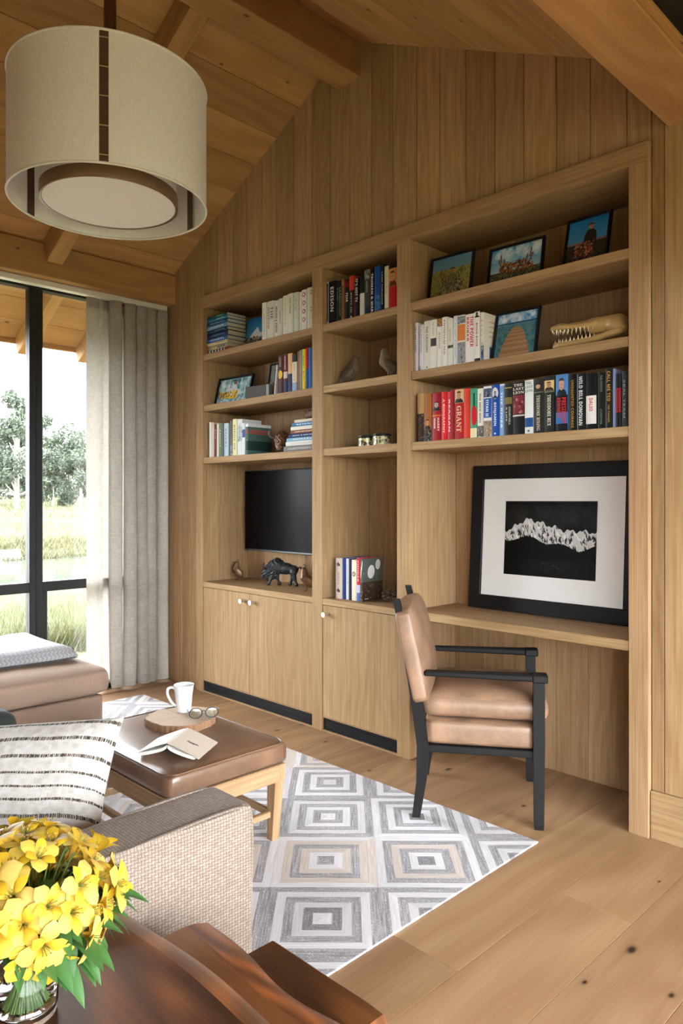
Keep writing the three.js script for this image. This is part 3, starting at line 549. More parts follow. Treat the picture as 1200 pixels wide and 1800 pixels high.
{
  const y = BENCH_TOP + 0.0345, p = atY(322, 1252, y);
  const m = thing('coffee_mug', 'white flared ceramic mug standing on the wood slice tray', 'mug', [p.x - 0.008, y, p.z - 0.008], 0.2);
  const mw = phys({ color: lin(0.72, 0.72, 0.71), roughness: 0.22, clearcoat: 0.5, clearcoatRoughness: 0.1 });
  mesh('cup', lathe([[0, 0.0005], [0.029, 0.0005], [0.031, 0.004], [0.0335, 0.03], [0.0375, 0.075], [0.0425, 0.112], [0.0435, 0.116], [0.0425, 0.1175], [0.040, 0.115], [0.035, 0.075], [0.031, 0.03], [0.028, 0.009], [0, 0.008]], 48), mw, m);
  const d = V(-RIGHT.x, 0, -RIGHT.z).applyAxisAngle(V(0, 1, 0), -0.2), q = (s, yy) => d.clone().multiplyScalar(s).add(V(0, yy, 0));
  mesh('handle', tube([q(0.036, 0.098), q(0.052, 0.104), q(0.068, 0.097), q(0.071, 0.078), q(0.062, 0.055), q(0.048, 0.034), q(0.033, 0.024)], 0.0058, 40, 10), mw, m);
}
{
  const y = BENCH_TOP + 0.0365, p = atY(358, 1264, y), t = thing('spectacles', 'dark round spectacles lying folded open on the wood slice tray', 'spectacles', [p.x, y, p.z], Math.atan2(-FWD.x, -FWD.z) + 0.28);
  const mf = std({ color: lin(0.02, 0.03, 0.05), roughness: 0.3 }), rim = cx => { const o = []; for (let i = 0; i < 32; i++) { const a = i / 32 * 6.2832; o.push(V(cx + 0.026 * Math.cos(a), 0.026 + 0.022 * Math.sin(a), 0.004 * Math.sin(a))); } return tube(o, 0.002, 64, 6, true); };
  const fr = mesh('frame', mergeGeometries([rim(-0.033), rim(0.033), tube([V(-0.009, 0.032, 0), V(0, 0.036, 0.002), V(0.009, 0.032, 0)], 0.002, 10, 6)]), mf, t);
  const ml = phys({ color: lin(0.86, 0.97, 0.9), transmission: 1, thickness: 0, roughness: 0, ior: 1.6 });
  for (const s of [-1, 1]) {
    mesh('lens', new THREE.SphereGeometry(0.09, 20, 8, 0, 6.2832, 0, 0.285).rotateX(Math.PI / 2).scale(1, 0.85, 1).translate(s * 0.033, 0.026, -0.086), ml, t);
    mesh('temple', tube([V(s * 0.059, 0.034, 0), V(s * 0.062, 0.034, -0.004), V(s * 0.06, 0.024, -0.07), V(s * 0.058, 0.012, -0.11), V(s * 0.056, 0.003, -0.128)], 0.0022, 24, 6), mf, t);
  }
}
{
  const p0 = atY(322, 1300, BENCH_TOP + 0.03), t = thing('open_book', 'cream book lying open face down like a tent on the leather bench', 'book', [p0.x + 0.015, BENCH_TOP + 0.004, p0.z + 0.035], 0.58);
  const cov = canvasTex(256, 384, (g, W, H) => { g.fillStyle = '#d9cbbb'; g.fillRect(0, 0, W, H); g.save(); g.translate(W / 2, H * 0.45); g.fillStyle = '#4a4843'; g.beginPath(); g.ellipse(0, 0, 52, 9, 0.1, 0, 7); g.fill(); g.fillRect(-30, -14, 46, 10); g.fillRect(-38, 6, 5, 14); g.fillRect(26, 6, 5, 14); g.restore(); });
  const W = 0.118, L = 0.185, r = 0.036, Hh = 0.05;
  // local x across the covers, z along the spine
  const leaf = s => { const g = sheet((u, v) => { const k = s > 0 ? u : 1 - u, x = 0.007 + k * W; return V(s * x, Hh - Math.pow(k, 1.15) * (Hh - 0.0045) + 0.0015, (v - 0.5) * L); }, 12, 1); return g; };
  const thick = (g, th) => { const b = g.clone(); const p = b.attributes.position; for (let i = 0; i < p.count; i++) p.setY(i, p.getY(i) - th); const ix = b.index.array; for (let i = 0; i < ix.length; i += 3) { const q = ix[i]; ix[i] = ix[i + 1]; ix[i + 1] = q; } b.computeVertexNormals(); return mergeGeometries([g, b]); };
  const flip = g => { const ix = g.index.array; for (let i = 0; i < ix.length; i += 3) { const q = ix[i]; ix[i] = ix[i + 1]; ix[i + 1] = q; } g.computeVertexNormals(); return g; };
  mesh('front_cover', thick(flip(leaf(1)), 0.0024), std({ map: cov, color: lin(0.85, 0.84, 0.83), roughness: 0.7 }), t).userData.label = 'cream cover with a small dark emblem';
  mesh('back_cover', thick(flip(leaf(-1)), 0.0024), std({ color: lin(0.72, 0.71, 0.69), roughness: 0.7 }), t);
  mesh('spine', flip(sheet((u, v) => { const a = (u - 0.5) * 2.2; return V(0.0085 * Math.sin(a), Hh - 0.004 + 0.0075 * Math.cos(a), (v - 0.5) * L); }, 8, 1)), std({ color: lin(0.66, 0.58, 0.49), roughness: 0.75 }), t);
  for (const s of [-1, 1]) { // curved page blocks, fanned below each cover
    const pts = []; for (let i = 0; i <= 10; i++) { const k = i / 10; pts.push([s * (0.004 + k * (W - 0.012)), Hh - 0.006 - Math.pow(k, 0.62) * (Hh - 0.0175)]); }
    const low = pts.map(([x, y], i) => [x - s * 0.002, Math.max(0.0008, y - 0.0105 - 0.001 * i * 0.3)]).reverse();
    mesh('pages', prism([...pts, ...low], -L / 2 + 0.004, L / 2 - 0.004), std({ color: lin(0.7, 0.68, 0.63), roughness: 0.9 }), t);
  }
}
// ---------------------------------------------------------------- drum pendant
{
  const cx = RX, cz = 1.43, y0 = 2.615, y1 = 3.115, R = 0.405;
  const t = thing('pendant_lamp', 'large cream fabric drum pendant with brown leather straps hanging from the ridge beam', 'lamp', [cx, y0, cz]);
  const fab = dataTex(256, 256, (u, v, c) => { const a = vnoise(u * 128, v * 8, 128, 8, 1), b = vnoise(u * 8, v * 128, 8, 128, 2), k = 0.95 + 0.05 * (a - 0.5) + 0.05 * (b - 0.5); c[0] = 240 * k; c[1] = 239 * k; c[2] = 238 * k; }, true, [8, 3]);
  const mShade = phys({ map: fab, color: lin(1, 1, 1), roughness: 0.9, transmission: 0.14, thickness: 0, side: THREE.DoubleSide });
  const mDisc = phys({ color: lin(0.86, 0.84, 0.79), roughness: 0.8, transmission: 0.25, thickness: 0, side: THREE.DoubleSide });
  const mStrap = std({ color: lin(0.085, 0.036, 0.018), roughness: 0.5 }), mBrass = std({ color: lin(0.42, 0.28, 0.14), roughness: 0.35, metalness: 0.9 });
  const H = y1 - y0, face = Math.atan2(EYE.x - cx, EYE.z - cz), a0 = face - 0.055;
  for (let k = 0; k < 3; k++) {
    const SEC = 2 * Math.PI / 3, a = a0 + k * SEC, gap = 0.042;
    mesh('shade_panel', new THREE.CylinderGeometry(R, R, H, 48, 1, true, a + gap, SEC - 2 * gap).translate(0, H / 2, 0), mShade, t);
    const st = mesh('strap', new THREE.CylinderGeometry(R - 0.006, R - 0.006, H - 0.004, 6, 1, true, a - 0.058, 0.116).translate(0, H / 2, 0), phys({ color: lin(0.085, 0.036, 0.018), roughness: 0.5, side: THREE.DoubleSide }), t);
    for (let i = 0; i < 5; i++) mesh('lacing', new THREE.CylinderGeometry(0.003, 0.003, 0.034, 6).rotateZ(Math.PI / 2).translate(0, 0.03 + i * (H - 0.06) / 4, R + 0.001).rotateY(a), mBrass, st);
  }
  const ringGeo = (r, y, th) => new THREE.TorusGeometry(r, th, 8, 72).rotateX(Math.PI / 2).translate(0, y, 0);
  mesh('rim', ringGeo(R, 0, 0.005), std({ color: lin(0.66, 0.65, 0.6), roughness: 0.7 }), t); mesh('rim', ringGeo(R, H, 0.005), std({ color: lin(0.66, 0.65, 0.6), roughness: 0.7 }), t);
  // inner diffuser with its wooden band
  mesh('inner_band', lathe([[0.272, 0.001], [0.283, 0.001], [0.283, 0.052], [0.272, 0.052], [0.272, 0.001]], 64), std({ color: lin(0.16, 0.085, 0.04), roughness: 0.55 }), t);
  mesh('diffuser', new THREE.CircleGeometry(0.2725, 64).rotateX(Math.PI / 2).translate(0, 0.003, 0), mDisc, t);
  mesh('inner_drum', new THREE.CylinderGeometry(0.277, 0.277, 0.3, 56, 1, true).translate(0, 0.202, 0), mShade, t);
  for (let k = 0; k < 3; k++) { const a = a0 + k * 2 * Math.PI / 3; mesh('arm', cbox(0.016, 0.016, R - 0.02, 0.002).translate(0, H - 0.02, (R - 0.02) / 2).rotateY(a), mStrap, t); }
  mesh('rod', new THREE.CylinderGeometry(0.026, 0.026, 3.726 - y0 - 0.36, 24).translate(0, (3.726 - y0 + 0.36) / 2, 0), std({ color: lin(0.075, 0.03, 0.016), roughness: 0.4 }), t);
  mesh('ceiling_cap', new THREE.CylinderGeometry(0.07, 0.07, 0.02, 32).translate(0, 3.725 - y0 - 0.011, 0), std({ color: lin(0.075, 0.03, 0.016), roughness: 0.4 }), t);
}
// ---------------------------------------------------------------- nest of live-edge walnut tables beside the sofa arm
const mWalnut = phys({ map: texWalnut, color: lin(0.52, 0.48, 0.45), roughness: 0.3, clearcoat: 0.35, clearcoatRoughness: 0.22, bumpMap: bumpOf(texWalnut), bumpScale: 0.0006 });
const mSap = phys({ map: texWalnut, color: lin(1.25, 1.2, 1.1), roughness: 0.34, clearcoat: 0.3, clearcoatRoughness: 0.25 });
const TABLES = [
  { x0: 3.318, x1: 4.10, z0: 2.165, z1: 2.66, h: 0.52, th: 0.05, seed: 1, label: 'tallest live-edge walnut nesting table carrying the glass vase of flowers' },
  { x0: 3.415, x1: 3.905, z0: 2.015, z1: 2.44, h: 0.455, th: 0.046, seed: 2, label: 'middle live-edge walnut nesting table between the tallest and the lowest' },
  { x0: 3.505, x1: 3.825, z0: 1.895, z1: 2.30, h: 0.395, th: 0.04, seed: 3, label: 'lowest walnut nesting table with pale sapwood end, farthest out towards the rug' },
];
TABLES.forEach((T, n) => {
  const t = thing('nesting_table', T.label, 'side table', [(T.x0 + T.x1) / 2, 0, (T.z0 + T.z1) / 2], 0, 'nest of walnut tables');
  const W = T.x1 - T.x0, D = T.z1 - T.z0, hw = W / 2, hd = D / 2;
  const amp = [0.010, 0.013, 0.002][n], bev = [0.05, 0.062, 0.012][n], wob = u => amp * Math.sin(u * 4.4 + T.seed * 2.6) + amp * 0.4 * Math.sin(u * 9.7 + T.seed);
  // cross-sections from the far live edge towards the room: [metres from the edge, height below the top]
  const skinSec = [[0.016, -T.th], [0.003, -T.th * 0.72], [0, -T.th * 0.5], [0.006, -T.th * 0.34], [bev * 0.55, -T.th * 0.1], [bev, -0.0004]];
  const topSec = [[bev, -0.0004], [bev + 0.03, 0], [D * 0.5, 0], [D - 0.004, 0], [D, -0.004], [D, -T.th], [0.016, -T.th]];
  const nx = 40, n1 = nx + 1;
  const loft = (sec, caps) => {
    const P = [], I = []; sec.forEach(([s, y]) => { for (let i = 0; i <= nx; i++) { const u = i / nx, e = wob(u) * Math.max(0, 1 - s / 0.2), rn = Math.min(1, Math.min(u, 1 - u) * nx / 2); P.push(-hw + u * W, T.h + y, -hd + s + e); } });
    for (let j = 0; j + 1 < sec.length; j++) for (let i = 0; i < nx; i++) { const a = j * n1 + i; I.push(a, a + n1, a + 1, a + 1, a + n1, a + n1 + 1); }
    if (caps) for (let j = 1; j + 1 < sec.length; j++) { I.push(0, (j + 1) * n1, j * n1); I.push(nx, j * n1 + nx, (j + 1) * n1 + nx); }
    const g = new THREE.BufferGeometry(); g.setAttribute('position', new THREE.Float32BufferAttribute(P, 3)); g.setIndex(I); return toCreasedNormals(g.toNonIndexed(), 0.7);
  };
  const top = mesh('tabletop', uvGrain(loft(topSec, true), 'x', T.seed * 0.37, T.seed * 0.71), mWalnut, t);
  const mEdge = phys({ map: texWalnut, color: lin(...[[0.78, 0.68, 0.54], [1.0, 0.74, 0.45], [0.75, 0.66, 0.55]][n]), roughness: 0.36, clearcoat: 0.3, clearcoatRoughness: 0.25, side: THREE.DoubleSide });
  mesh('live_edge', uvGrain(loft(skinSec, true), 'x', 0.2, T.seed), mEdge, top).userData.label = 'lighter orange-brown live edge';
  for (const s of [-1, 1]) {
    const lx = s * (hw - 0.022);
    const lg = mesh('leg', uvGrain(cbox(0.044, T.h - T.th, D - 0.03, 0.003), 'y', rr(0, 3), rr(0, 3)).translate(lx, (T.h - T.th) / 2, 0.012), mWalnut, t);
    if (n === 2 && s > 0) mesh('sapwood_edge', uvGrain(cbox(0.046, T.h - T.th + 0.03, 0.012, 0.004), 'y', 0.1, 0.4).translate(lx, (T.h - T.th) / 2 + 0.012, -hd + 0.024), std({ color: lin(0.62, 0.42, 0.22), roughness: 0.5 }), lg);
  }
});
// ---------------------------------------------------------------- vase with yellow flowers
const VASE = V(3.538, 0.5215, 2.448);
{
  const t = thing('glass_vase', 'clear glass vase of water holding the yellow flowers', 'vase', VASE.toArray());
  mesh('vase_glass', lathe([[0, 0], [0.044, 0], [0.0475, 0.003], [0.049, 0.02], [0.051, 0.1], [0.054, 0.148], [0.0535, 0.15], [0.0515, 0.148], [0.0485, 0.1], [0.0465, 0.02], [0.044, 0.01], [0, 0.009]], 48), phys({ color: 0xffffff, transmission: 1, thickness: 0.01, roughness: 0, ior: 1.5 }), t);
  mesh('water', lathe([[0, 0.0095], [0.0435, 0.0105], [0.046, 0.021], [0.0478, 0.09], [0, 0.09]], 48), phys({ color: 0xffffff, transmission: 1, thickness: 0.05, roughness: 0, ior: 1.33 }), t);
}
{
  const r = mulberry(4242), q = (a, b) => a + (b - a) * r();
  // petal sheet: length along +y, cupped
  const petal = (L, W, curl, c0, c1, tipGreen) => {
    const g = sheet((u, v) => {
      const a = u * 2 - 1, w = W * (0.16 + 0.84 * Math.pow(v, 0.75)) * Math.sqrt(Math.max(0.0004, 1 - Math.pow(Math.max(0, (v - 0.52) / 0.48), 2.4))), bend = curl * v * v;
      return V(a * w, v * L * Math.cos(bend * 0.6), v * v * L * Math.sin(bend) * 0.8 - (1 - a * a) * W * 0.22 * Math.sin(Math.PI * v));
    }, 6, 9);
    const col = [], p = g.attributes.uv; for (let i = 0; i < p.count; i++) { const v = p.getY(i), u = Math.abs(p.getX(i) * 2 - 1), k = Math.min(1, v * 1.15), gr = tipGreen && v > 0.9 && u < 0.35 ? 0.6 : 0; const c = [0, 1, 2].map(j => c0[j] + (c1[j] - c0[j]) * k); col.push(c[0] * (1 - gr) + 0.25 * gr, c[1] * (1 - gr) + 0.45 * gr, c[2] * (1 - gr) + 0.1 * gr); }
    g.setAttribute('color', new THREE.Float32BufferAttribute(col, 3)); return g;
  };
  const mPetal = phys({ vertexColors: true, roughness: 0.65, transmission: 0.22, thickness: 0, side: THREE.DoubleSide });
  const mStem = std({ color: lin(0.10, 0.19, 0.045), roughness: 0.6, side: THREE.DoubleSide }), mLeaf = phys({ color: lin(0.05, 0.14, 0.03), roughness: 0.5, transmission: 0.2, thickness: 0, side: THREE.DoubleSide });
  const mAnther = std({ color: lin(0.30, 0.19, 0.04), roughness: 0.8 });
  const variants = [0, 1, 2].map(k => ({ outer: petal(0.034 + 0.002 * k, 0.0165, 0.55 + 0.2 * k, [0.52, 0.31, 0.003], [0.58, 0.41, 0.02 + 0.04 * k], true), inner: petal(0.034, 0.0105, 0.5 + 0.15 * k, [0.53, 0.28, 0.002], [0.55, 0.35, 0.006], false) }));
  const anthers = mergeGeometries([0, 1, 2, 3, 4, 5].map(k => new THREE.SphereGeometry(0.0013, 6, 5).scale(1, 1.6, 1).translate(0.006 * Math.cos(k * 1.05), 0.026 + 0.002 * (k % 3), 0.006 * Math.sin(k * 1.05))));
  const filaments = mergeGeometries([0, 1, 2, 3, 4, 5].map(k => tube([V(0, 0, 0), V(0.003 * Math.cos(k * 1.05), 0.014, 0.003 * Math.sin(k * 1.05)), V(0.006 * Math.cos(k * 1.05), 0.025, 0.006 * Math.sin(k * 1.05))], 0.0005, 5, 4)));
  // bouquet dome: a sphere of blossoms, with stems down to the vase mouth
  const dome = VASE.clone().add(V(-0.005, 0.185, 0.005)); const heads = [];
  const want = 74; let tries = 0;
  while (heads.length < want && tries++ < 4000) {
    const th = q(0, 6.2832), ph = Math.acos(q(-0.62, 1)), rad = q(0.86, 1.04), d = V(Math.sin(ph) * Math.cos(th), Math.cos(ph), Math.sin(ph) * Math.sin(th));
    const p = dome.clone().add(V(d.x * 0.132 * rad, d.y * 0.088 * rad, d.z * 0.132 * rad));
    if (heads.some(h => h.p.distanceTo(p) < 0.028)) continue; heads.push({ p, d });
  }
  const where = ['nodding over the vase rim', 'near the crown of the bouquet', 'on the flank of the bouquet'];
  heads.forEach(({ p, d }, i) => {
    const t = thing('yellow_flower', p.y < dome.y - 0.012 ? 'yellow flower nodding low beside the rim of the glass vase' : p.y > dome.y + 0.055 ? 'yellow flower at the crown of the bouquet in the glass vase' : 'yellow flower on the flank of the bouquet in the glass vase', 'flower', p.toArray(), 0, p.y < dome.y - 0.012 ? 'low yellow flowers by the vase rim' : p.y > dome.y + 0.055 ? 'yellow flowers at the bouquet crown' : 'yellow flowers on the bouquet flank');
    const up = d.clone().multiplyScalar(1.0).add(V(q(-0.3, 0.3), q(0.0, 0.35), q(-0.3, 0.3))).normalize(), Q = new THREE.Quaternion().setFromUnitVectors(V(0, 1, 0), up), v = variants[i % 3], spin = q(0, 6.28), sc = q(1.02, 1.28);
    for (let k = 0; k < 6; k++) {
      const m = mesh('petal', k % 2 ? v.inner : v.outer, mPetal, t);
      m.quaternion.copy(Q).multiply(new THREE.Quaternion().setFromAxisAngle(V(0, 1, 0), spin + k * Math.PI / 3)).multiply(new THREE.Quaternion().setFromAxisAngle(V(1, 0, 0), (k % 2 ? 0.42 : 0.58) + q(-0.1, 0.12))); m.scale.setScalar(sc);
    }
    const a = mesh('stamens', filaments, mStem, t); a.quaternion.copy(Q); const b = mesh('anthers', anthers, mAnther, a);
    const neck = VASE.clone().add(V(d.x * 0.034, 0.145, d.z * 0.034)), foot = VASE.clone().add(V(-d.x * 0.025, 0.02, -d.z * 0.025)), L = c => c.clone().sub(p);
    mesh('stem', tube([V(0, 0, 0), up.clone().multiplyScalar(-0.02), L(neck.clone().lerp(p, 0.35)), L(neck), L(foot)], 0.0016, 22, 5), mStem, t);
    if (i % 2 === 0 || d.y < 0.2) { // leaves on the stem
      for (let k = 0; k < (d.y < 0.25 ? 3 : 1); k++) {
        const lf = sheet((u, w) => { const a2 = u * 2 - 1, wd = 0.0125 * Math.pow(Math.sin(Math.PI * Math.min(0.999, 0.04 + w * 0.96)), 0.8); return V(a2 * wd, -w * w * 0.035 + Math.abs(a2) * wd * 0.35, w * 0.085); }, 4, 9);
        const m = mesh('leaf', lf, mLeaf, t); const dir = V(d.x + q(-0.5, 0.5), q(-0.5, 0.25), d.z + q(-0.5, 0.5)).normalize(); m.position.copy(L(neck.clone().lerp(p, q(0.3, 0.85)))); m.lookAt(m.getWorldPosition(V(0, 0, 0)).add(dir)); m.scale.setScalar(q(0.7, 1.15));
      }
    }
  });
}
// ---------------------------------------------------------------- meadow, pond and trees beyond the glass
const bank = z => 0.5 * Math.sin(z * 0.31) + 0.3 * Math.sin(z * 0.83 + 1);
function groundY(x, z) {
  const b = bank(z), near = -10.6 + b, far = -22.4 + 0.6 * b;
  const sm = (a, c, t) => { const k = Math.max(0, Math.min(1, (t - a) / (c - a))); return k * k * (3 - 2 * k); };
  if (x > near) return -0.3 - 0.62 * sm(-3, near - 0.2, x) * 1 + 0.02 * Math.sin(x * 2 + z * 1.3);
  if (x > (near + far) / 2) return -0.92 - 0.8 * sm(near, near - 3, x);
  if (x > far) return -0.92 - 0.8 * sm(far, far + 3, x);
  return -0.92 + 0.5 * sm(far, far - 2.2, x) + (far - x) * 0.0205 + 0.05 * Math.sin(x * 0.4 + z * 0.3);
}
{
  const tex = dataTex(512, 512, (u, v, c) => {
    const a = vnoise(u * 8, v * 8, 8, 8, 1), b = vnoise(u * 60, v * 60, 60, 60, 2), d = vnoise(u * 180, v * 180, 180, 180, 3), k = 0.5 * a + 0.3 * b + 0.2 * d;
    c[0] = 128 + 60 * k; c[1] = 132 + 44 * k; c[2] = 74 + 40 * k;
  }, true);
  const xs = [], zs = []; for (let i = 0; i <= 150; i++) xs.push(-0.35 - Math.pow(i / 150, 1.9) * 170); for (let j = 0; j <= 90; j++) zs.push(-130 + 190 * j / 90);
  const P = [], U = [], I = []; xs.forEach(x => zs.forEach(z => { P.push(x, groundY(x, z), z); U.push(x / 9, z / 9); }));
  const n = zs.length; for (let i = 0; i + 1 < xs.length; i++) for (let j = 0; j + 1 < n; j++) { const a = i * n + j; I.push(a, a + 1, a + n, a + 1, a + n + 1, a + n); }
  const g = new THREE.BufferGeometry(); g.setAttribute('position', new THREE.Float32BufferAttribute(P, 3)); g.setAttribute('uv', new THREE.Float32BufferAttribute(U, 2)); g.setIndex(I); g.computeVertexNormals();
  structMesh('ground_meadow', g, std({ map: tex, color: lin(0.25, 0.25, 0.235), roughness: 1 }));
  const w = new THREE.PlaneGeometry(16, 150).rotateX(-Math.PI / 2).translate(-16.5, -0.82, -25);
  structMesh('water_pond', w, phys({ color: lin(0.05, 0.06, 0.045), roughness: 0.06, ior: 1.33, bumpMap: (() => { const t = dataTex(256, 256, (u, v, c) => { c[0] = c[1] = c[2] = 255 * (0.6 * vnoise(u * 9, v * 30, 9, 30, 1) + 0.4 * vnoise(u * 22, v * 60, 22, 60, 2)); }, false, [6, 20]); return t; })(), bumpScale: 0.006 }));
  // ground round the other sides of the house
  structMesh('ground_yard', new THREE.BoxGeometry(140, 0.1, 190).translate(69.6, -0.42, -35), std({ map: (() => { const t = tex.clone(); t.repeat.set(16, 20); t.needsUpdate = true; return t; })(), color: lin(0.25, 0.25, 0.235), roughness: 1 }));
}
{ // grass: uncountable
  const r = mulberry(808), q = (a, b) => a + (b - a) * r();
  const blades = []; for (let k = 0; k < 9; k++) { const a = k * 0.7, x = q(-0.09, 0.09), z = q(-0.09, 0.09), h = q(0.6, 1), lean = q(0.1, 0.35), w = 0.012; const c = Math.cos(a), s = Math.sin(a); blades.push([x - w * c, 0, z - w * s, x + w * c, 0, z + w * s, x + lean * h * s, h, z - lean * h * c]); }
  const g = new THREE.BufferGeometry(); g.setAttribute('position', new THREE.Float32BufferAttribute(blades.flat(), 3)); g.computeVertexNormals();
  const N = 26000, im = new THREE.InstancedMesh(g, phys({ color: 0xffffff, roughness: 0.9, transmission: 0.25, thickness: 0, side: THREE.DoubleSide }), N); im.name = 'meadow_grass'; im.userData.kind = 'stuff'; tag(im, 'tall pale green and straw grass around the pond', 'grass');
  const M = new THREE.Matrix4(), Q = new THREE.Quaternion(), C = new THREE.Color(); let n = 0, t = 0;
  while (n < N && t++ < 400000) {
    const d = r() < 0.35 ? q(2.5, 10) : r() < 0.75 ? q(16, 48) : q(48, 110), x = -0.5 - d, L = 4.73 - x, z = 2.91 - L * q(0.26, 0.60), b = bank(z); if (x < -10.7 + b && x > -22.2 + 0.6 * b) continue;
    const h = (x > -11 ? q(0.25, 0.55) : q(0.3, 0.6)) * (1 + Math.max(0, -x - 30) / 90);
    Q.setFromAxisAngle(V(0, 1, 0), q(0, 6.28)); M.compose(V(x, groundY(x, z) - 0.02, z), Q, V(1 + d / 26, h, 1 + d / 26)); im.setMatrixAt(n, M);
    const s = vnoise(x * 0.23 + 500, z * 0.23 + 500, 4096, 4096, 3) * 0.7 + r() * 0.3, k = q(0.8, 1.15); C.setRGB((0.066 + 0.052 * s) * k, (0.078 + 0.02 * s) * k, (0.023 + 0.022 * s) * k); im.setColorAt(n, C); n++;
  }
  im.count = n; shade(im); scene.add(im);
}
function tree(px, depth, height, spread, label, group, hue, seed, slim = false) {
  const r = mulberry(seed), q = (a, b) => a + (b - a) * r(); const d = ray(px, 880), p = EYE.clone().addScaledVector(d, depth), gy = groundY(p.x, p.z);
  const t = thing('tree', label, 'tree', [p.x, gy - 0.1, p.z], 0, group);
  const mBark = std({ color: lin(0.2, 0.19, 0.16), roughness: 1 }), br = [];
  const trunk = [V(0, 0, 0), V(q(-0.2, 0.2), height * 0.2, q(-0.2, 0.2)), V(q(-0.4, 0.4), height * 0.45, q(-0.4, 0.4)), V(q(-0.5, 0.5), height * 0.8, q(-0.5, 0.5))];
  br.push(tube(trunk, height * 0.022, 14, 7));
  const clumps = []; const nC = slim ? 16 : 20;
  for (let k = 0; k < nC; k++) { const f = q(slim ? 0.08 : 0.22, 0.97), a = q(0, 6.28), w = spread * Math.pow(Math.sin(Math.PI * Math.min(0.97, 0.12 + f * 0.85)), 0.6) * q(0.35, 0.9); const c = V(w * Math.cos(a), height * f, w * Math.sin(a)); clumps.push([c, spread * q(0.24, 0.42)]); br.push(tube([V(trunk[2].x * 0.6, Math.max(0.15, f - 0.2) * height, 0), c.clone().multiplyScalar(0.55).setY(height * (f - 0.09)), c], height * 0.0065, 6, 4)); }
  mesh('trunk', mergeGeometries(br), mBark, t);
  const P = [], col = []; for (const [c, rad] of clumps) for (let k = 0; k < 520; k++) {
    const u = V(q(-1, 1), q(-1, 1), q(-1, 1)); if (u.lengthSq() > 1) continue; const o = c.clone().addScaledVector(u, rad), s = q(0.13, 0.3) * (0.6 + height / 22), a = V(q(-1, 1), q(-1, 1), q(-1, 1)).normalize(), b = V(q(-1, 1), q(-1, 1), q(-1, 1)).normalize();
    const v0 = o.clone().addScaledVector(a, s), v1 = o.clone().addScaledVector(b, s), v2 = o.clone().addScaledVector(a, -s * 0.8); P.push(...v0.toArray(), ...v1.toArray(), ...v2.toArray()); const kk = q(0.75, 1.25); for (let j = 0; j < 3; j++) col.push(hue[0] * kk, hue[1] * kk, hue[2] * kk);
  }
  const g = new THREE.BufferGeometry(); g.setAttribute('position', new THREE.Float32BufferAttribute(P, 3)); g.setAttribute('color', new THREE.Float32BufferAttribute(col, 3)); g.computeVertexNormals();
  mesh('foliage', g, phys({ vertexColors: true, roughness: 0.9, transmission: 0.3, thickness: 0, side: THREE.DoubleSide }), t);
}
const LEAF = [0.026, 0.041, 0.018];
tree(30, 62, 10.2, 2.7, 'slender-trunked tree with an airy crown beyond the pond', 'trees beyond the pond', LEAF, 11);
tree(-8, 70, 8.8, 3.2, 'loose tree spreading beside the slender-trunked one', 'trees beyond the pond', LEAF, 12);
tree(77, 88, 10.6, 2.4, 'tall thin tree rising above the round crowns', 'trees beyond the pond', LEAF, 13);
tree(121, 80, 9.6, 3.2, 'wide round-crowned tree in the tree line', 'trees beyond the pond', LEAF, 14);
tree(92, 72, 5.6, 2.0, 'dense low tree in the tree line', 'trees beyond the pond', LEAF, 15, true);
tree(139, 70, 5.8, 2.0, 'bushy tree beside the linen curtain edge', 'trees beyond the pond', LEAF, 16, true);
tree(192, 92, 10.2, 3.0, 'tall tree seen through the linen curtain', 'trees beyond the pond', LEAF, 17);
tree(58, 98, 5.0, 2.4, 'small distant tree behind the window mullion', 'trees beyond the pond', LEAF, 18, true);
[[8, 108, 3.4, 1.9], [44, 118, 3.0, 1.7], [106, 110, 3.4, 1.9], [152, 118, 3.2, 1.9], [-28, 112, 3.4, 1.9]].forEach(([px, d, h, s], i) => tree(px, d, h, s, 'low shrub at the foot of the far tree line', 'shrubs along the tree line', LEAF, 30 + i, true));
{
  const p = EYE.clone().addScaledVector(ray(2, 880), 26.6), g = new THREE.IcosahedronGeometry(1, 3), a = g.attributes.position; for (let i = 0; i < a.count; i++) { const k = 1 + 0.12 * Math.sin(a.getX(i) * 5) + 0.1 * Math.sin(a.getZ(i) * 7); a.setXYZ(i, a.getX(i) * k * 0.75, Math.min(a.getY(i) * 0.42, 0.24) * k, a.getZ(i) * k * 0.6); } g.computeVertexNormals();
  const m = tag(mesh('boulder', g, std({ color: lin(0.16, 0.155, 0.15), roughness: 0.9 })), 'flat grey boulder at the far edge of the pond', 'boulder'); m.position.set(p.x, -0.72, p.z);
}
// ---------------------------------------------------------------- books: printed jackets share one atlas of spines
const AW = 2048, AH = 2048, CW = 64, CH = 340, COLS = 32; let cellN = 0; const spineJobs = [];
function newCell(span = 1) { if ((cellN % COLS) + span > COLS) cellN += COLS - cellN % COLS; const c = [cellN % COLS * CW, Math.floor(cellN / COLS) * CH, CW * span, CH]; cellN += span; return c; }
const cellUV = ([x, y, w, h], u, v) => [(x + 1.5 + u * (w - 3)) / AW, 1 - (y + 1.5 + (1 - v) * (h - 3)) / AH];
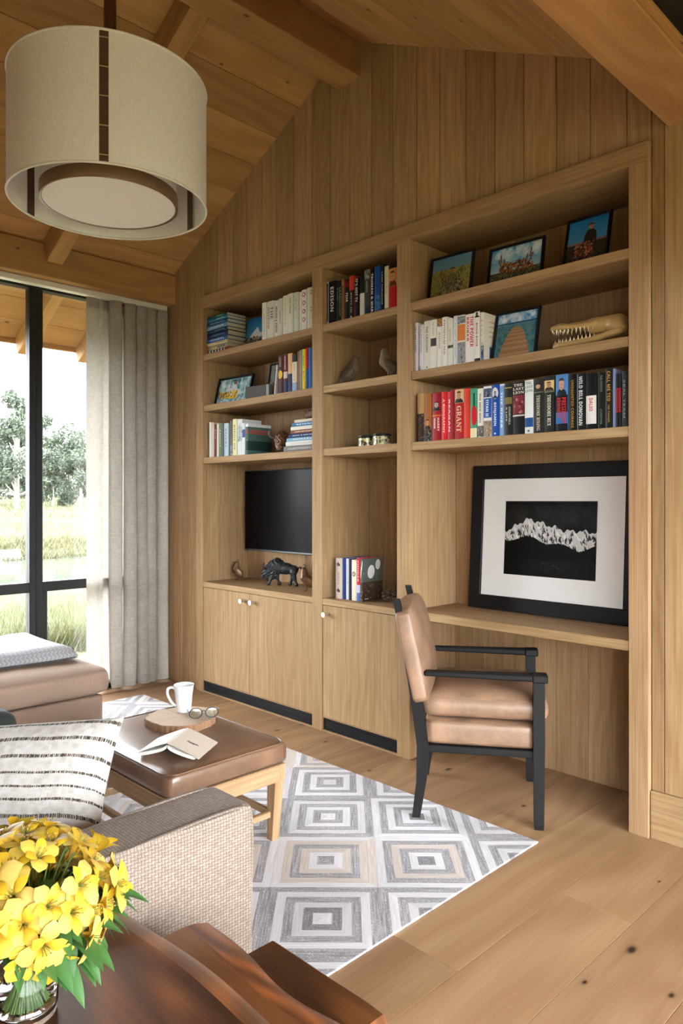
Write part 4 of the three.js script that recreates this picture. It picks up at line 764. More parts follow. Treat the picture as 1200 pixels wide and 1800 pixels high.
// w thickness (x), h height (y), d depth behind the spine (-z); base at y = 0, spine face at z = 0, centred in x
function bookGeo(w, h, d, cell, coverCell) {
  const t = Math.min(0.003, w * 0.12), bulge = Math.min(0.004, w * 0.16), outer = [[-w / 2, -d], [-w / 2, -bulge - 0.001]], inner = [[-w / 2 + t, -d], [-w / 2 + t, -bulge - 0.003]];
  for (let i = 0; i <= 4; i++) { const a = -1 + i / 2; outer.push([a * (w / 2 - 0.0006), -bulge * a * a]); inner.push([a * (w / 2 - t - 0.0004), -bulge * a * a - 0.0035]); }
  outer.push([w / 2, -bulge - 0.001], [w / 2, -d]); inner.push([w / 2 - t, -bulge - 0.003], [w / 2 - t, -d]);
  const P = [], U = [], n = outer.length, q4 = (a, b, c, e, uv) => { P.push(...a, ...b, ...c, ...a, ...c, ...e); U.push(...uv[0], ...uv[1], ...uv[2], ...uv[0], ...uv[2], ...uv[3]); };
  const flat = cellUV(cell, 0.5, 0.985), fl = [flat, flat, flat, flat];
  for (let i = 0; i + 1 < n; i++) {
    const [x0, z0] = outer[i], [x1, z1] = outer[i + 1], sp = i >= 1 && i <= n - 3, right = i === n - 2;
    const u0 = (x0 + w / 2) / w, u1 = (x1 + w / 2) / w, c = right && coverCell ? coverCell : cell, uu = sp ? [u0, u1] : right && coverCell ? [0, 1] : [0.5, 0.5];
    q4([x0, 0, z0], [x1, 0, z1], [x1, h, z1], [x0, h, z0], sp || (right && coverCell) ? [cellUV(c, uu[0], 0), cellUV(c, uu[1], 0), cellUV(c, uu[1], 1), cellUV(c, uu[0], 1)] : fl);
    const [a0, b0] = inner[i], [a1, b1] = inner[i + 1];
    q4([a1, 0, b1], [a0, 0, b0], [a0, h, b0], [a1, h, b1], fl);
    q4([x0, h, z0], [x1, h, z1], [a1, h, b1], [a0, h, b0], fl); q4([x1, 0, z1], [x0, 0, z0], [a0, 0, b0], [a1, 0, b1], fl);
  }
  const [x0] = [-w / 2]; q4([x0, 0, -d], [x0, h, -d], [x0 + t, h, -d], [x0 + t, 0, -d], fl); q4([-x0 - t, 0, -d], [-x0 - t, h, -d], [-x0, h, -d], [-x0, 0, -d], fl);
  const g = new THREE.BufferGeometry(); g.setAttribute('position', new THREE.Float32BufferAttribute(P, 3)); g.setAttribute('uv', new THREE.Float32BufferAttribute(U, 2)); g.computeVertexNormals(); return g;
}
const mJacket = phys({ roughness: 0.5, specularIntensity: 0.35, color: lin(0.85, 0.85, 0.85), side: THREE.DoubleSide }), mPages = std({ color: lin(0.56, 0.5, 0.4), roughness: 0.95 });
function addBook(spec, w, h, d, label, group) {
  const cell = newCell(1); spineJobs.push([cell, spec, w / h]); let cc = null; if (spec.cover) { cc = newCell(4); spineJobs.push([cc, { cover: spec.cover, c: spec.c }, d / h]); }
  const t = tag(mesh('book', bookGeo(w, h, d, cell, cc), mJacket), label, 'book', group);
  const tk = Math.min(0.003, w * 0.12); mesh('pages', new THREE.BoxGeometry(w - 2 * tk - 0.0004, h - 0.006, d - 0.012).translate(0, h / 2, -d / 2 - 0.002), mPages, t);
  return t;
}
const ORD = ['', 'first', 'second', 'third', 'fourth', 'fifth', 'sixth', 'seventh', 'eighth', 'ninth', 'tenth', 'eleventh', 'twelfth', 'thirteenth', 'fourteenth', 'fifteenth', 'sixteenth', 'seventeenth', 'eighteenth', 'nineteenth', 'twentieth', 'twenty-first', 'twenty-second', 'twenty-third', 'twenty-fourth', 'twenty-fifth', 'twenty-sixth', 'twenty-seventh', 'twenty-eighth', 'twenty-ninth'];
// rows of standing books: [left px, right px, top px, spec, words]
function bookRow(rows, shelfY, zs, where, anchor, group, lean = {}) {
  rows.forEach(([l, r, top, spec, words], i) => {
    let a = atZ(l, 880, zs).x, b = atZ(r, 880, zs).x; for (const [c0, c1] of [BK.L, BK.M, BK.R]) if ((a + b) / 2 > c0 - 0.04 && (a + b) / 2 < c1 + 0.04) { a = Math.max(a, c0 + 0.002); b = Math.min(b, c1 - 0.002); }
    const w = Math.max(0.008, b - a - 0.0006), h = atZ((l + r) / 2, top, zs).y - shelfY;
    const o = addBook(spec, w, Math.max(0.12, h), spec.d || Math.min(0.19, Math.max(0.13, h * 0.68)), `${words}, ${ORD[i + 1]} from ${anchor}, ${where}`, group);
    o.position.set((a + b) / 2, shelfY + 0.0006, zs - (spec.back || (i * 37 % 5) * 0.0012)); if (lean[i]) o.rotation.z = lean[i];
  });
}
const K = '#17181b', WH = '#e9e7e3', CR = '#ded6c4';
// lowest shelf over the desk
bookRow([
  [732, 744, 692, { c: '#b9925e', pic: [0.42, 1, '#3a2a22'], t: '', }, 'tan book with a dark painted portrait'],
  [744, 756.5, 692, { c: '#a0622e', face: [0.5, 0.75, '#c08a5c'], pic: [0.75, 1, '#20181a'] }, 'orange-brown book with a man\'s portrait'],
  [757.5, 773.5, 690, { c: '#9c1620', face: [0.16, 0.38, '#a9a5a2', '#2a2728'], band: [[0.46, 0.5, '#d0642c']], t: 'HARRY TRUMAN', ty: [0.52, 0.8], tc: '#efd9d2', two: 1 }, 'dark red book with a grey portrait panel'],
  [774.5, 784.5, 689, { c: '#d8232a', t: 'A BIOGRAPHY', tc: '#f3c7bd' }, 'bright red book with pale lettering'],
  [784.5, 792.5, 688.6, { c: '#c93a48', t: 'REAGAN', tc: '#f6dcd8' }, 'rose red slim book'],
  [792.5, 797, 685, { c: '#8e1420', t: '', }, 'thin crimson book'],
  [797, 814, 684, { c: '#b01c26', face: [0.01, 0.28, '#d8b48c', '#2c2522', 1], t: 'GRANT', ty: [0.33, 0.86], tc: '#e6c08e', serif: 1, big: 1 }, 'red book with bearded portrait'],
  [814, 824, 683, { c: '#e0402a', t: '' }, 'plain orange-red book'],
  [825, 836.5, 683, { c: '#3f9a78', disc: [0.55, '#c61f2a'], band: [[0.8, 1, '#e8dcae']] }, 'green book with a red figure'],
  [837, 848, 683, { c: '#e6e2da', t: 'THE MEN WHO', tc: '#6a6258', ty: [0.1, 0.7], pic: [0.76, 0.98, '#6d6a66'] }, 'off-white book with a small grey photo'],
  [848.6, 862.6, 679, { c: '#dfe0e4', pic: [0.05, 0.22, '#3d4a66'], band: [[0.24, 0.62, '#2358a6']], t: 'TITAN II', ty: [0.26, 0.6], tc: '#eef3fb', pic2: [0.68, 0.98, '#9c8470'] }, 'white and blue book with a crowd photo'],
  [862.6, 875.7, 676, { c: '#15489c', oval: [0.06, 0.28, '#d7d8da', '#22324a'], t: 'BENJAMIN', ty: [0.34, 0.8], tc: '#d8e2f4', mark: '#cfd8ea' }, 'royal blue book with an oval portrait'],
  [875.7, 884.5, 675, { c: '#7fa3cf', t: 'THE RIVER', tc: '#e8f0fa', band: [[0, 0.04, '#dfe8f4']] }, 'light blue book'],
  [885.5, 898.5, 674, { c: '#232420', t: 'CHURCHILL', ty: [0.45, 0.8], tc: '#c9c6b8', two: 1, band: [[0.08, 0.1, '#b99a4a'], [0.27, 0.4, '#7a6a3a']] }, 'black-green book with gold bars'],
  [899, 920, 671.5, { c: '#211d1d', stack: ['THE', 'LAST', 'LION'], sy: [0.03, 0.24], tc: '#e7e3db', pic: [0.25, 0.6, '#7c2a34'], band: [[0.62, 0.65, '#cfc9bf']] }, 'black book with stacked white capitals'],
  [921, 936, 668, { c: '#dfe2e2', stack: ['THE', 'LAST', 'LION'], sy: [0.03, 0.24], tc: '#51585c', band: [[0.7, 0.87, '#1c4f8e']], mark: '#555' }, 'white book with blue band'],
  [936, 953.5, 666, { c: '#2a2b2a', face: [0.07, 0.23, '#c9a78c', '#3a2f28'], band: [[0.24, 0.26, '#6d7258']], t: 'THEODORE RISING', ty: [0.3, 0.95], tc: '#d9d4c4', serif: 1 }, 'charcoal book with small portrait'],
  [954, 972.5, 661, { c: '#26282a', face: [0.08, 0.26, '#d9bd82', '#3c2a20', 1], band: [[0.27, 0.29, '#77805e']], t: 'THEODORE REX', ty: [0.33, 0.88], tc: '#e9e2cf', serif: 1 }, 'charcoal book with a cream portrait panel'],
  [975, 996.5, 658.5, { c: '#14161d', scene: [0, 0.36, '#4f86c4', '#1d2533'], t: 'PRESIDENT KENNEDY', ty: [0.4, 0.86], tc: '#d42a2f', band: [[0.66, 0.86, '#2c6cb0']], two: 1, big: 1 }, 'thick black book with red and blue lettering'],
  [997.5, 1012, 657.6, { c: '#15130f', t: 'UNDAUNTED COURAGE', tc: '#b58f3e', ty: [0.1, 0.95] }, 'black book with gold lettering'],
  [1013, 1027, 657, { c: '#141519', t: 'WILD BILL DONOVAN', tc: '#dfe2e6', ty: [0.05, 0.92], big: 1, edge: '#c8d4e2' }, 'black book with bold white capitals'],
  [1027.6, 1047.5, 656, { c: '#151318', label: [0.4, 0.9, '#e4e1de'], t: 'DALIO', ty: [0.44, 0.68], tc: '#c22f2f' }, 'thick black book with a white lower label'],
  [1048, 1062, 655, { c: '#121514', t: 'THE OUTPOST', tc: '#7f897d', ty: [0.05, 0.35], t2: ['CLINTON', 0.65, 0.92] }, 'black book with faded grey lettering'],
  [1063, 1075, 649, { c: '#16140f', t: 'CALL ME TED', tc: '#c39443', ty: [0.03, 0.55], t2: ['TED TURNER', 0.6, 0.9], big: 1, edge: '#b9b2a0' }, 'black book with tall gold capitals'],
  [1075.5, 1080.5, 648, { c: '#7f8fc0', t: '' }, 'thin slate-blue book'],
  [1081, 1090.5, 657, { c: '#181719', band: [[0.27, 0.72, '#a01820']], t: 'AMERICAN', ty: [0.3, 0.7], tc: '#1b1518' }, 'black book with a dark red strip'],
  [1091, 1101, 653, { c: '#3a3e44', t: 'SEAL TEAM', tc: '#9aa2a8', edge: '#6d757d' }, 'gunmetal grey book'],
  [1101.5, 1107, 651, { c: '#131417', t: 'WAR', tc: '#9aa' }, 'narrow black book at the row end'],
], BK.S[0], -0.022, 'lowest shelf above desk', 'narrow niche', 'books on the lowest shelf above the desk');
// white books on the shelf above
bookRow([
  [726, 733.5, 568, { c: '#d7d7d9', t: 'TED WILLIAMS', tc: '#3b3d44', ty: [0.08, 0.6] }, 'grey-white book with dark lettering'],
  [735, 743, 571, { c: '#dcdce4', t: 'ALEXANDER', tc: '#8d90a6', ty: [0.1, 0.6] }, 'pale lilac-white book'],
  [743, 754.6, 564, { c: '#e2dfd2', t: 'THE CROSSING', tc: '#6f6d60', ty: [0.12, 0.65], mark: '#8a8578' }, 'cream book with grey lettering'],
  [755, 766, 562, { c: '#e6e4dd', label: [0.38, 0.54, '#4a4648'], t: 'AN ARMY', tc: '#b9b3a6', ty: [0.05, 0.34] }, 'white book with a small dark picture'],
  [766, 776, 560, { c: '#e7e5de', pic: [0.0, 0.16, '#b98a56'], t: 'BOONE', tc: '#aaa491', ty: [0.28, 0.62] }, 'white book with a tan top picture'],
  [776, 784.8, 557.5, { c: '#e8e6e0', t: 'ANTIETAM TED', tc: '#9c7d78', ty: [0.05, 0.75] }, 'white book with grey and red lettering'],
  [785, 794.5, 560, { c: '#dfddd6', t: 'THE WRIGHT', tc: '#a8a497', ty: [0.2, 0.5], pic: [0.56, 0.62, '#44403c'] }, 'plain ivory book'],
  [795, 802.3, 555, { c: '#e3e6ea', t: 'JOHN ADAMS', tc: '#a9b6c4' }, 'thin bluish-white book'],
  [802.5, 816, 554, { c: '#e6e3dd', pic: [0.03, 0.17, '#6f7f92'], band: [[0.19, 0.52, '#d9823e']], pic2: [0.55, 0.97, '#8d9099'] }, 'white book with an orange panel'],
  [816, 832.5, 552, { c: '#eae8e4', t: 'THE POWER BROKER', tc: '#c4202c', ty: [0.05, 0.68], two: 1, big: 1 }, 'thick white book with bold red lettering'],
  [832.5, 842.5, 548, { c: '#e6e4df', face: [0.0, 0.12, '#4a4a52', '#15151a'], t: 'BUSH ROSE', tc: '#b8333a', ty: [0.22, 0.7], band: [[0.93, 1, '#2b2b2e']] }, 'white book with small red lettering'],
  [842.5, 848.5, 549, { c: '#d5dade', t: '', d: 0.17, cover: 'letter' }, 'white book with its printed cover showing'],
], BK.S[1], -0.022, 'middle shelf above desk', 'narrow niche', 'white books on the middle shelf above the desk');
// narrow column, top shelf
const z5 = (k, s = 6.667, ox = 555) => ox + k / s;
bookRow([
  [97, 140, 440, { c: '#20242a', t: 'MAYFLOWER', tc: '#7b8086', band: [[0, 0.05, '#c9ccd0'], [0.92, 1, '#dfe3ea'], [0.86, 0.92, '#2d5d92']] }, 'dark grey book with a pale foot'],
  [142, 225, 430, { c: '#101317', t: 'EDISON', tc: '#e8e6e0', ty: [0.12, 0.72], big: 1 }, 'black book with large white capitals'],
  [225, 292, 425, { c: '#15181b', t: 'SEABISCUIT', tc: '#8d9298', two: 1 }, 'black book with small grey lettering'],
  [292, 325, 405, { c: '#8a6238', t: 'LINCOLN', tc: '#3a2412' }, 'thin brown book'],
  [325, 385, 410, { c: '#1b1114', band: [[0.03, 0.18, '#6e1420']], t: 'FEAR', ty: [0.32, 0.55], tc: '#d8d2cc', big: 1 }, 'black book with a dark red top'],
  [385, 440, 365, { c: '#232021', band: [[0, 0.34, '#c63a30']], t: 'BOYS IN', ty: [0.38, 0.85], tc: '#a9a6a0', mark: '#ddd' }, 'black book with a bright red top'],
  [440, 500, 390, { c: '#121418', t: "IT'S HOT TV", tc: '#d7d9dc', ty: [0.02, 0.6], big: 1 }, 'black book with bold white script capitals'],
  [500, 560, 368, { c: '#15161a', label: [0.42, 1, '#d9d6cf'], t: '' }, 'black book with white lower panel'],
  [560, 625, 295, { c: '#3b3d3f', pic: [0, 0.2, '#77797a'], t: 'GHOST', tc: '#9a9da0', ty: [0.25, 0.5], band: [[0.8, 1, '#1b2a44']] }, 'grey and black book'],
  [625, 677, 285, { c: '#15161a', t: 'TRUMAN & WAR', tc: '#e4e4e2', ty: [0.1, 0.95], big: 1 }, 'black book with slim white lettering'],
  [680, 750, 255, { c: '#174a94', t: '', pic: [0.62, 0.95, '#2b62ac'] }, 'plain deep blue book'],
  [752, 790, 232, { c: '#16171a', t: 'LONE SURVIVOR', tc: '#d7d7d4' }, 'thin black book with white lettering'],
  [790, 845, 250, { c: '#d9d4c2', band: [[0.94, 1, '#3b7a8c']], t: 'RIVER', tc: '#b9b09a' }, 'cream book with a teal foot'],
  [845, 945, 225, { c: '#b6161c', band: [[0, 0.1, '#1a1416']], face: [0.1, 0.5, '#c9824e', '#5a2a1c', 1], t: '' }, 'red book with a glowing portrait'],
].map(([a, b, t, s, w]) => [z5(a), z5(b), 430 + t / 6.667, s, w]), BK.S[2], -0.03, 'top shelf of narrow niche', 'television side', 'books on the top shelf of the narrow niche');
// television column, top shelf: white books
const zl = (k) => 340 + k / 5.4545;
bookRow([
  [652, 694, 285, { c: '#e3e1da', t: 'A HISTORY', tc: '#b3aea2' }, 'ivory book'],
  [695, 764, 270, { c: '#dcdbd6', t: 'THE MEADOW', tc: '#6f7077', two: 1, big: 1 }, 'thick white book with grey lettering'],
  [765, 808, 262, { c: '#e6e4de', t: 'HEAVEN & EARTH', tc: '#2f2f33', big: 1 }, 'white book with black capitals'],
  [808, 847, 245, { c: '#d6d7da', t: 'TIMELESS', tc: '#6d6a86', ty: [0.3, 0.65] }, 'pale grey book with violet lettering'],
  [848, 899, 215, { c: '#e8e6e0', t: 'WOVEN', tc: '#c9c4b8', band: [[0.96, 1, '#8a6a4e']] }, 'plain white book'],
  [900, 950, 195, { c: '#e4e2d8', t: 'THE LODGE', tc: '#6b6b60', ty: [0.1, 0.5] }, 'off-white book with small dark lettering'],
  [952, 1001, 185, { c: '#cfd9d4', t: 'FLY', tc: '#9fb0a8', edge: '#aebdb6' }, 'pale mint book'],
  [1003, 1028, 182, { c: '#e4e4e2', t: '' }, 'thin white book'],
  [1029, 1079, 160, { c: '#e9e7e4', dots: ['#a34a36', '#7d5a44', '#8a4030', '#b04a34'] }, 'white book with round red-brown emblems'],
  [1080, 1111, 140, { c: '#e2e3e6', t: '' }, 'slim white book with plain spine'],
  [1112, 1146, 135, { c: '#ddd5bd', dots: ['#6a5a40', '#8d7350'] }, 'cream book with small ornaments'],
].map(([a, b, t, s, w]) => [zl(a), zl(b), 480 + t / 5.4545, s, w]), BK.S[2], -0.03, 'top shelf over television', 'blue stack', 'white books on the top shelf over the television');
// television column, second shelf
bookRow([
  [805, 853, 190, { c: '#4a2024', disc2: [0.5, '#d9b62c'], t: 'SEAFOOD', tc: '#b98', ty: [0.05, 0.3] }, 'maroon book with a yellow emblem'],
  [854, 893, 178, { c: '#5e1f2a', band: [[0.45, 0.62, '#c9c4c0'], [0.7, 1, '#1f2c58']], t: 'HISTORY', tc: '#d8b8b0', ty: [0.05, 0.4] }, 'maroon and navy book'],
  [893, 938, 170, { c: '#d2a872', band: [[0.52, 1, '#202a54']] }, 'tan and navy book'],
  [939, 985, 182, { c: '#d8cfb8', band: [[0, 0.2, '#1c1e24'], [0.75, 1, '#8fa6c8']], t: 'DECOYS', tc: '#b58a78', ty: [0.25, 0.7] }, 'cream book with a black top'],
  [987, 1009, 150, { c: '#9a6a3c', t: '' }, 'thin brown book'],
  [1010, 1035, 140, { c: '#8f8f92', t: '' }, 'thin grey book'],
  [1035, 1065, 130, { c: '#e2cf1f', t: 'SIBLEY', tc: '#8a7a10' }, 'bright yellow book'],
  [1065, 1095, 115, { c: '#a81a2c', band: [[0.5, 1, '#1f4a8e']] }, 'red and blue book'],
  [1096, 1130, 115, { c: '#1f5aa8', t: '' }, 'blue book'],
  [1131, 1147, 110, { c: '#e6e2c8', band: [[0.45, 1, '#d8c23a']] }, 'white and yellow thin book'],
].map(([a, b, t, s, w]) => [zl(a), zl(b), 590 + t / 5.4545, s, w]), BK.S[1], -0.03, 'second shelf over television', 'leaning magazine', 'books on the second shelf over the television');
// television column, lower shelf
bookRow([
  [145, 168, 832, { c: '#e2e0da', t: '' }, 'thin white book'], [168, 189, 834, { c: '#d9c8b4', t: '' }, 'thin beige book'], [190, 217, 850, { c: '#74302c', t: 'ELK', tc: '#caa' }, 'brick red book'], [218, 236, 845, { c: '#dedcd2', t: '' }, 'narrow ivory book'],
  [237, 261, 852, { c: '#5c8a4a', t: 'TROUT', tc: '#dfe8d4' }, 'green book'], [262, 283, 842, { c: '#66626c', t: '' }, 'thin grey-violet book'], [285, 326, 840, { c: '#b4c8d4', t: 'RIVERS', tc: '#5a7a90' }, 'pale blue book'],
  [338, 366, 815, { c: '#6d665e', t: '', pic: [0.7, 1, '#8a86a0'] }, 'taupe book'], [370, 411, 800, { c: '#ded9a4', t: 'BIRDS OF', tc: '#6a7a40' }, 'pale yellow book'], [412, 459, 802, { c: '#d3d6da', t: 'WILD', tc: '#7f8a98', pic: [0.2, 0.6, '#b9c0c8'] }, 'tall silver-white book'],
  [461, 489, 840, { c: '#dfe1e6', band: [[0.2, 0.45, '#4a5c9a']], t: '' }, 'white book with a blue strip'], [490, 516, 845, { c: '#e2e4e6', t: '', d: 0.2, cover: 'field' }, 'white book with green cover showing'],
].map(([a, b, t, s, w]) => [zl(a), zl(b), 590 + t / 5.4545, s, w]), BK.S[0], -0.03, 'shelf just over television', 'curtain side', 'standing books on the shelf just over the television');
// narrow column, counter
bookRow([
  [168, 226, 1192, { c: '#cdbfb0', dots2: '#3c3f48', t: 'BIRDS', tc: '#a39486', ty: [0.35, 0.65] }, 'beige book with two dark emblems'], [228, 254, 1190, { c: '#1c3a78', t: '' }, 'navy blue slim book'], [255, 284, 1196, { c: '#cfd0dc', t: 'DOGS', tc: '#a5a7bd', edge: '#27406e' }, 'lilac-white book'], [285, 304, 1198, { c: '#2a2c34', t: '' }, 'thin charcoal book'],
  [305, 351, 1208, { c: '#e2d9c4', disc3: [0.35, '#5a4638'], t: '' }, 'cream book with a brown oval emblem'], [353, 384, 1192, { c: '#c22a34', band: [[0.62, 0.8, '#b9c4dc'], [0.8, 1, '#5c6fae']], t: 'CHUKAR', tc: '#f0d4d0', ty: [0.05, 0.55] }, 'red, pale and blue book'], [385, 405, 1198, { c: '#2b3550', t: '', d: 0.17, cover: 'dog' }, 'dark book with dog photo cover'],
].map(([a, b, t, s, w]) => [555 + a / 5, 555 + b / 5, 740 + t / 5 + 3, s, w]), BK.counter, -0.052, 'narrow niche counter', 'television niche', 'books on the narrow niche counter');
// lying stacks: spine to the front
function bookStack(list, x0, y, z, group, where) {
  let yy = y + 0.0008; list.forEach(([w, len, dx, dz, spec, words, dep]) => {
    const o = addBook(spec, w, len, dep || 0.165, `${words} ${where}`, group); o.rotation.z = -Math.PI / 2; o.rotation.order = 'YXZ'; o.rotation.y = spec.turn || 0;
    o.position.set(x0 + dx, yy + w / 2, z + dz); yy += w + 0.0004;
  }); return yy;
}
bookStack([
  [0.026, 0.245, 0.0, 0.0, { c: '#d9d8d4', barcode: 1 }, 'red, black and white banded book, bottom of'],
  [0.030, 0.24, 0.004, -0.004, { c: '#9a927e', t: 'RAYS', tc: '#3a3a34', pic: [0.5, 0.8, '#c2a878'] }, 'olive-beige book, second from the bottom of'],
  [0.022, 0.238, 0.002, 0.0, { c: '#cdbf98', t: 'KEYS', tc: '#57503c' }, 'sand-coloured book, third from the bottom of'],
  [0.028, 0.24, 0.003, 0.002, { c: '#27599a', t: 'TARPON', tc: '#bcd4ee', big: 1 }, 'bright blue book, fourth from the bottom of'],
  [0.036, 0.242, 0.0, -0.002, { c: '#15244e', t: 'PERMIT', tc: '#6f86b8' }, 'thick navy book, fifth from the bottom of'],
  [0.024, 0.238, 0.004, 0.0, { c: '#1e3350', t: 'FLATS', tc: '#9ab' }, 'slate blue book, sixth from the bottom of'],
  [0.028, 0.236, 0.002, 0.003, { c: '#5c92bc', t: 'BONEFISH', tc: '#e4eef6' }, 'sky blue book, seventh from the bottom of'],
  [0.026, 0.24, 0.0, 0.0, { c: '#1d3f6e', t: 'SALTWATER', tc: '#8fb0d0' }, 'dark blue book, eighth from the bottom of'],
  [0.022, 0.236, 0.003, 0.0, { c: '#2f7a9a', t: 'REEF', tc: '#cfe6ee' }, 'teal book, ninth from the bottom of'],
  [0.018, 0.234, 0.002, 0.0, { c: '#174058', t: 'TIDE', tc: '#7fa' }, 'dark teal book, top of'],
], 0.402, BK.S[2], -0.03, 'stack of blue books', 'the blue stack over the television');
const stackTop = bookStack([
  [0.036, 0.30, 0.0, 0.0, { c: '#7c7a78', t: 'LANDSCAPES', tc: '#b4b2ae' }, 'thick grey book, bottom of', 0.24],
  [0.028, 0.285, 0.02, 0.0, { c: '#e0dedc', t: 'WYOMING', tc: '#b9b4ae' }, 'white book, second in', 0.23],
  [0.022, 0.28, 0.024, -0.004, { c: '#7fb0cc', t: 'TETONS', tc: '#e8f2f6' }, 'light blue book, third in', 0.22],
  [0.022, 0.27, 0.046, 0.0, { c: '#22396a', t: 'SILVER & SAGE', tc: '#d0d8e8' }, 'navy book with white lettering, fourth in', 0.22],
  [0.022, 0.25, 0.066, 0.0, { c: '#8a5238', t: 'AMERICAN WEST', tc: '#e8d4c0' }, 'russet book, fifth in', 0.21],
  [0.022, 0.25, 0.068, 0.0, { c: '#e3dfd2', t: '' }, 'ivory book, sixth in', 0.21],
  [0.022, 0.235, 0.08, 0.0, { c: '#3f78a8', t: 'ANGLER', tc: '#dce8f2' }, 'mid-blue book, seventh in', 0.2],
  [0.018, 0.21, 0.104, 0.0, { c: '#dcd6c6', t: '' }, 'cream book, top of', 0.19],
], 1.222, BK.S[0], -0.045, 'stack of large books', 'the lying stack just over the television');
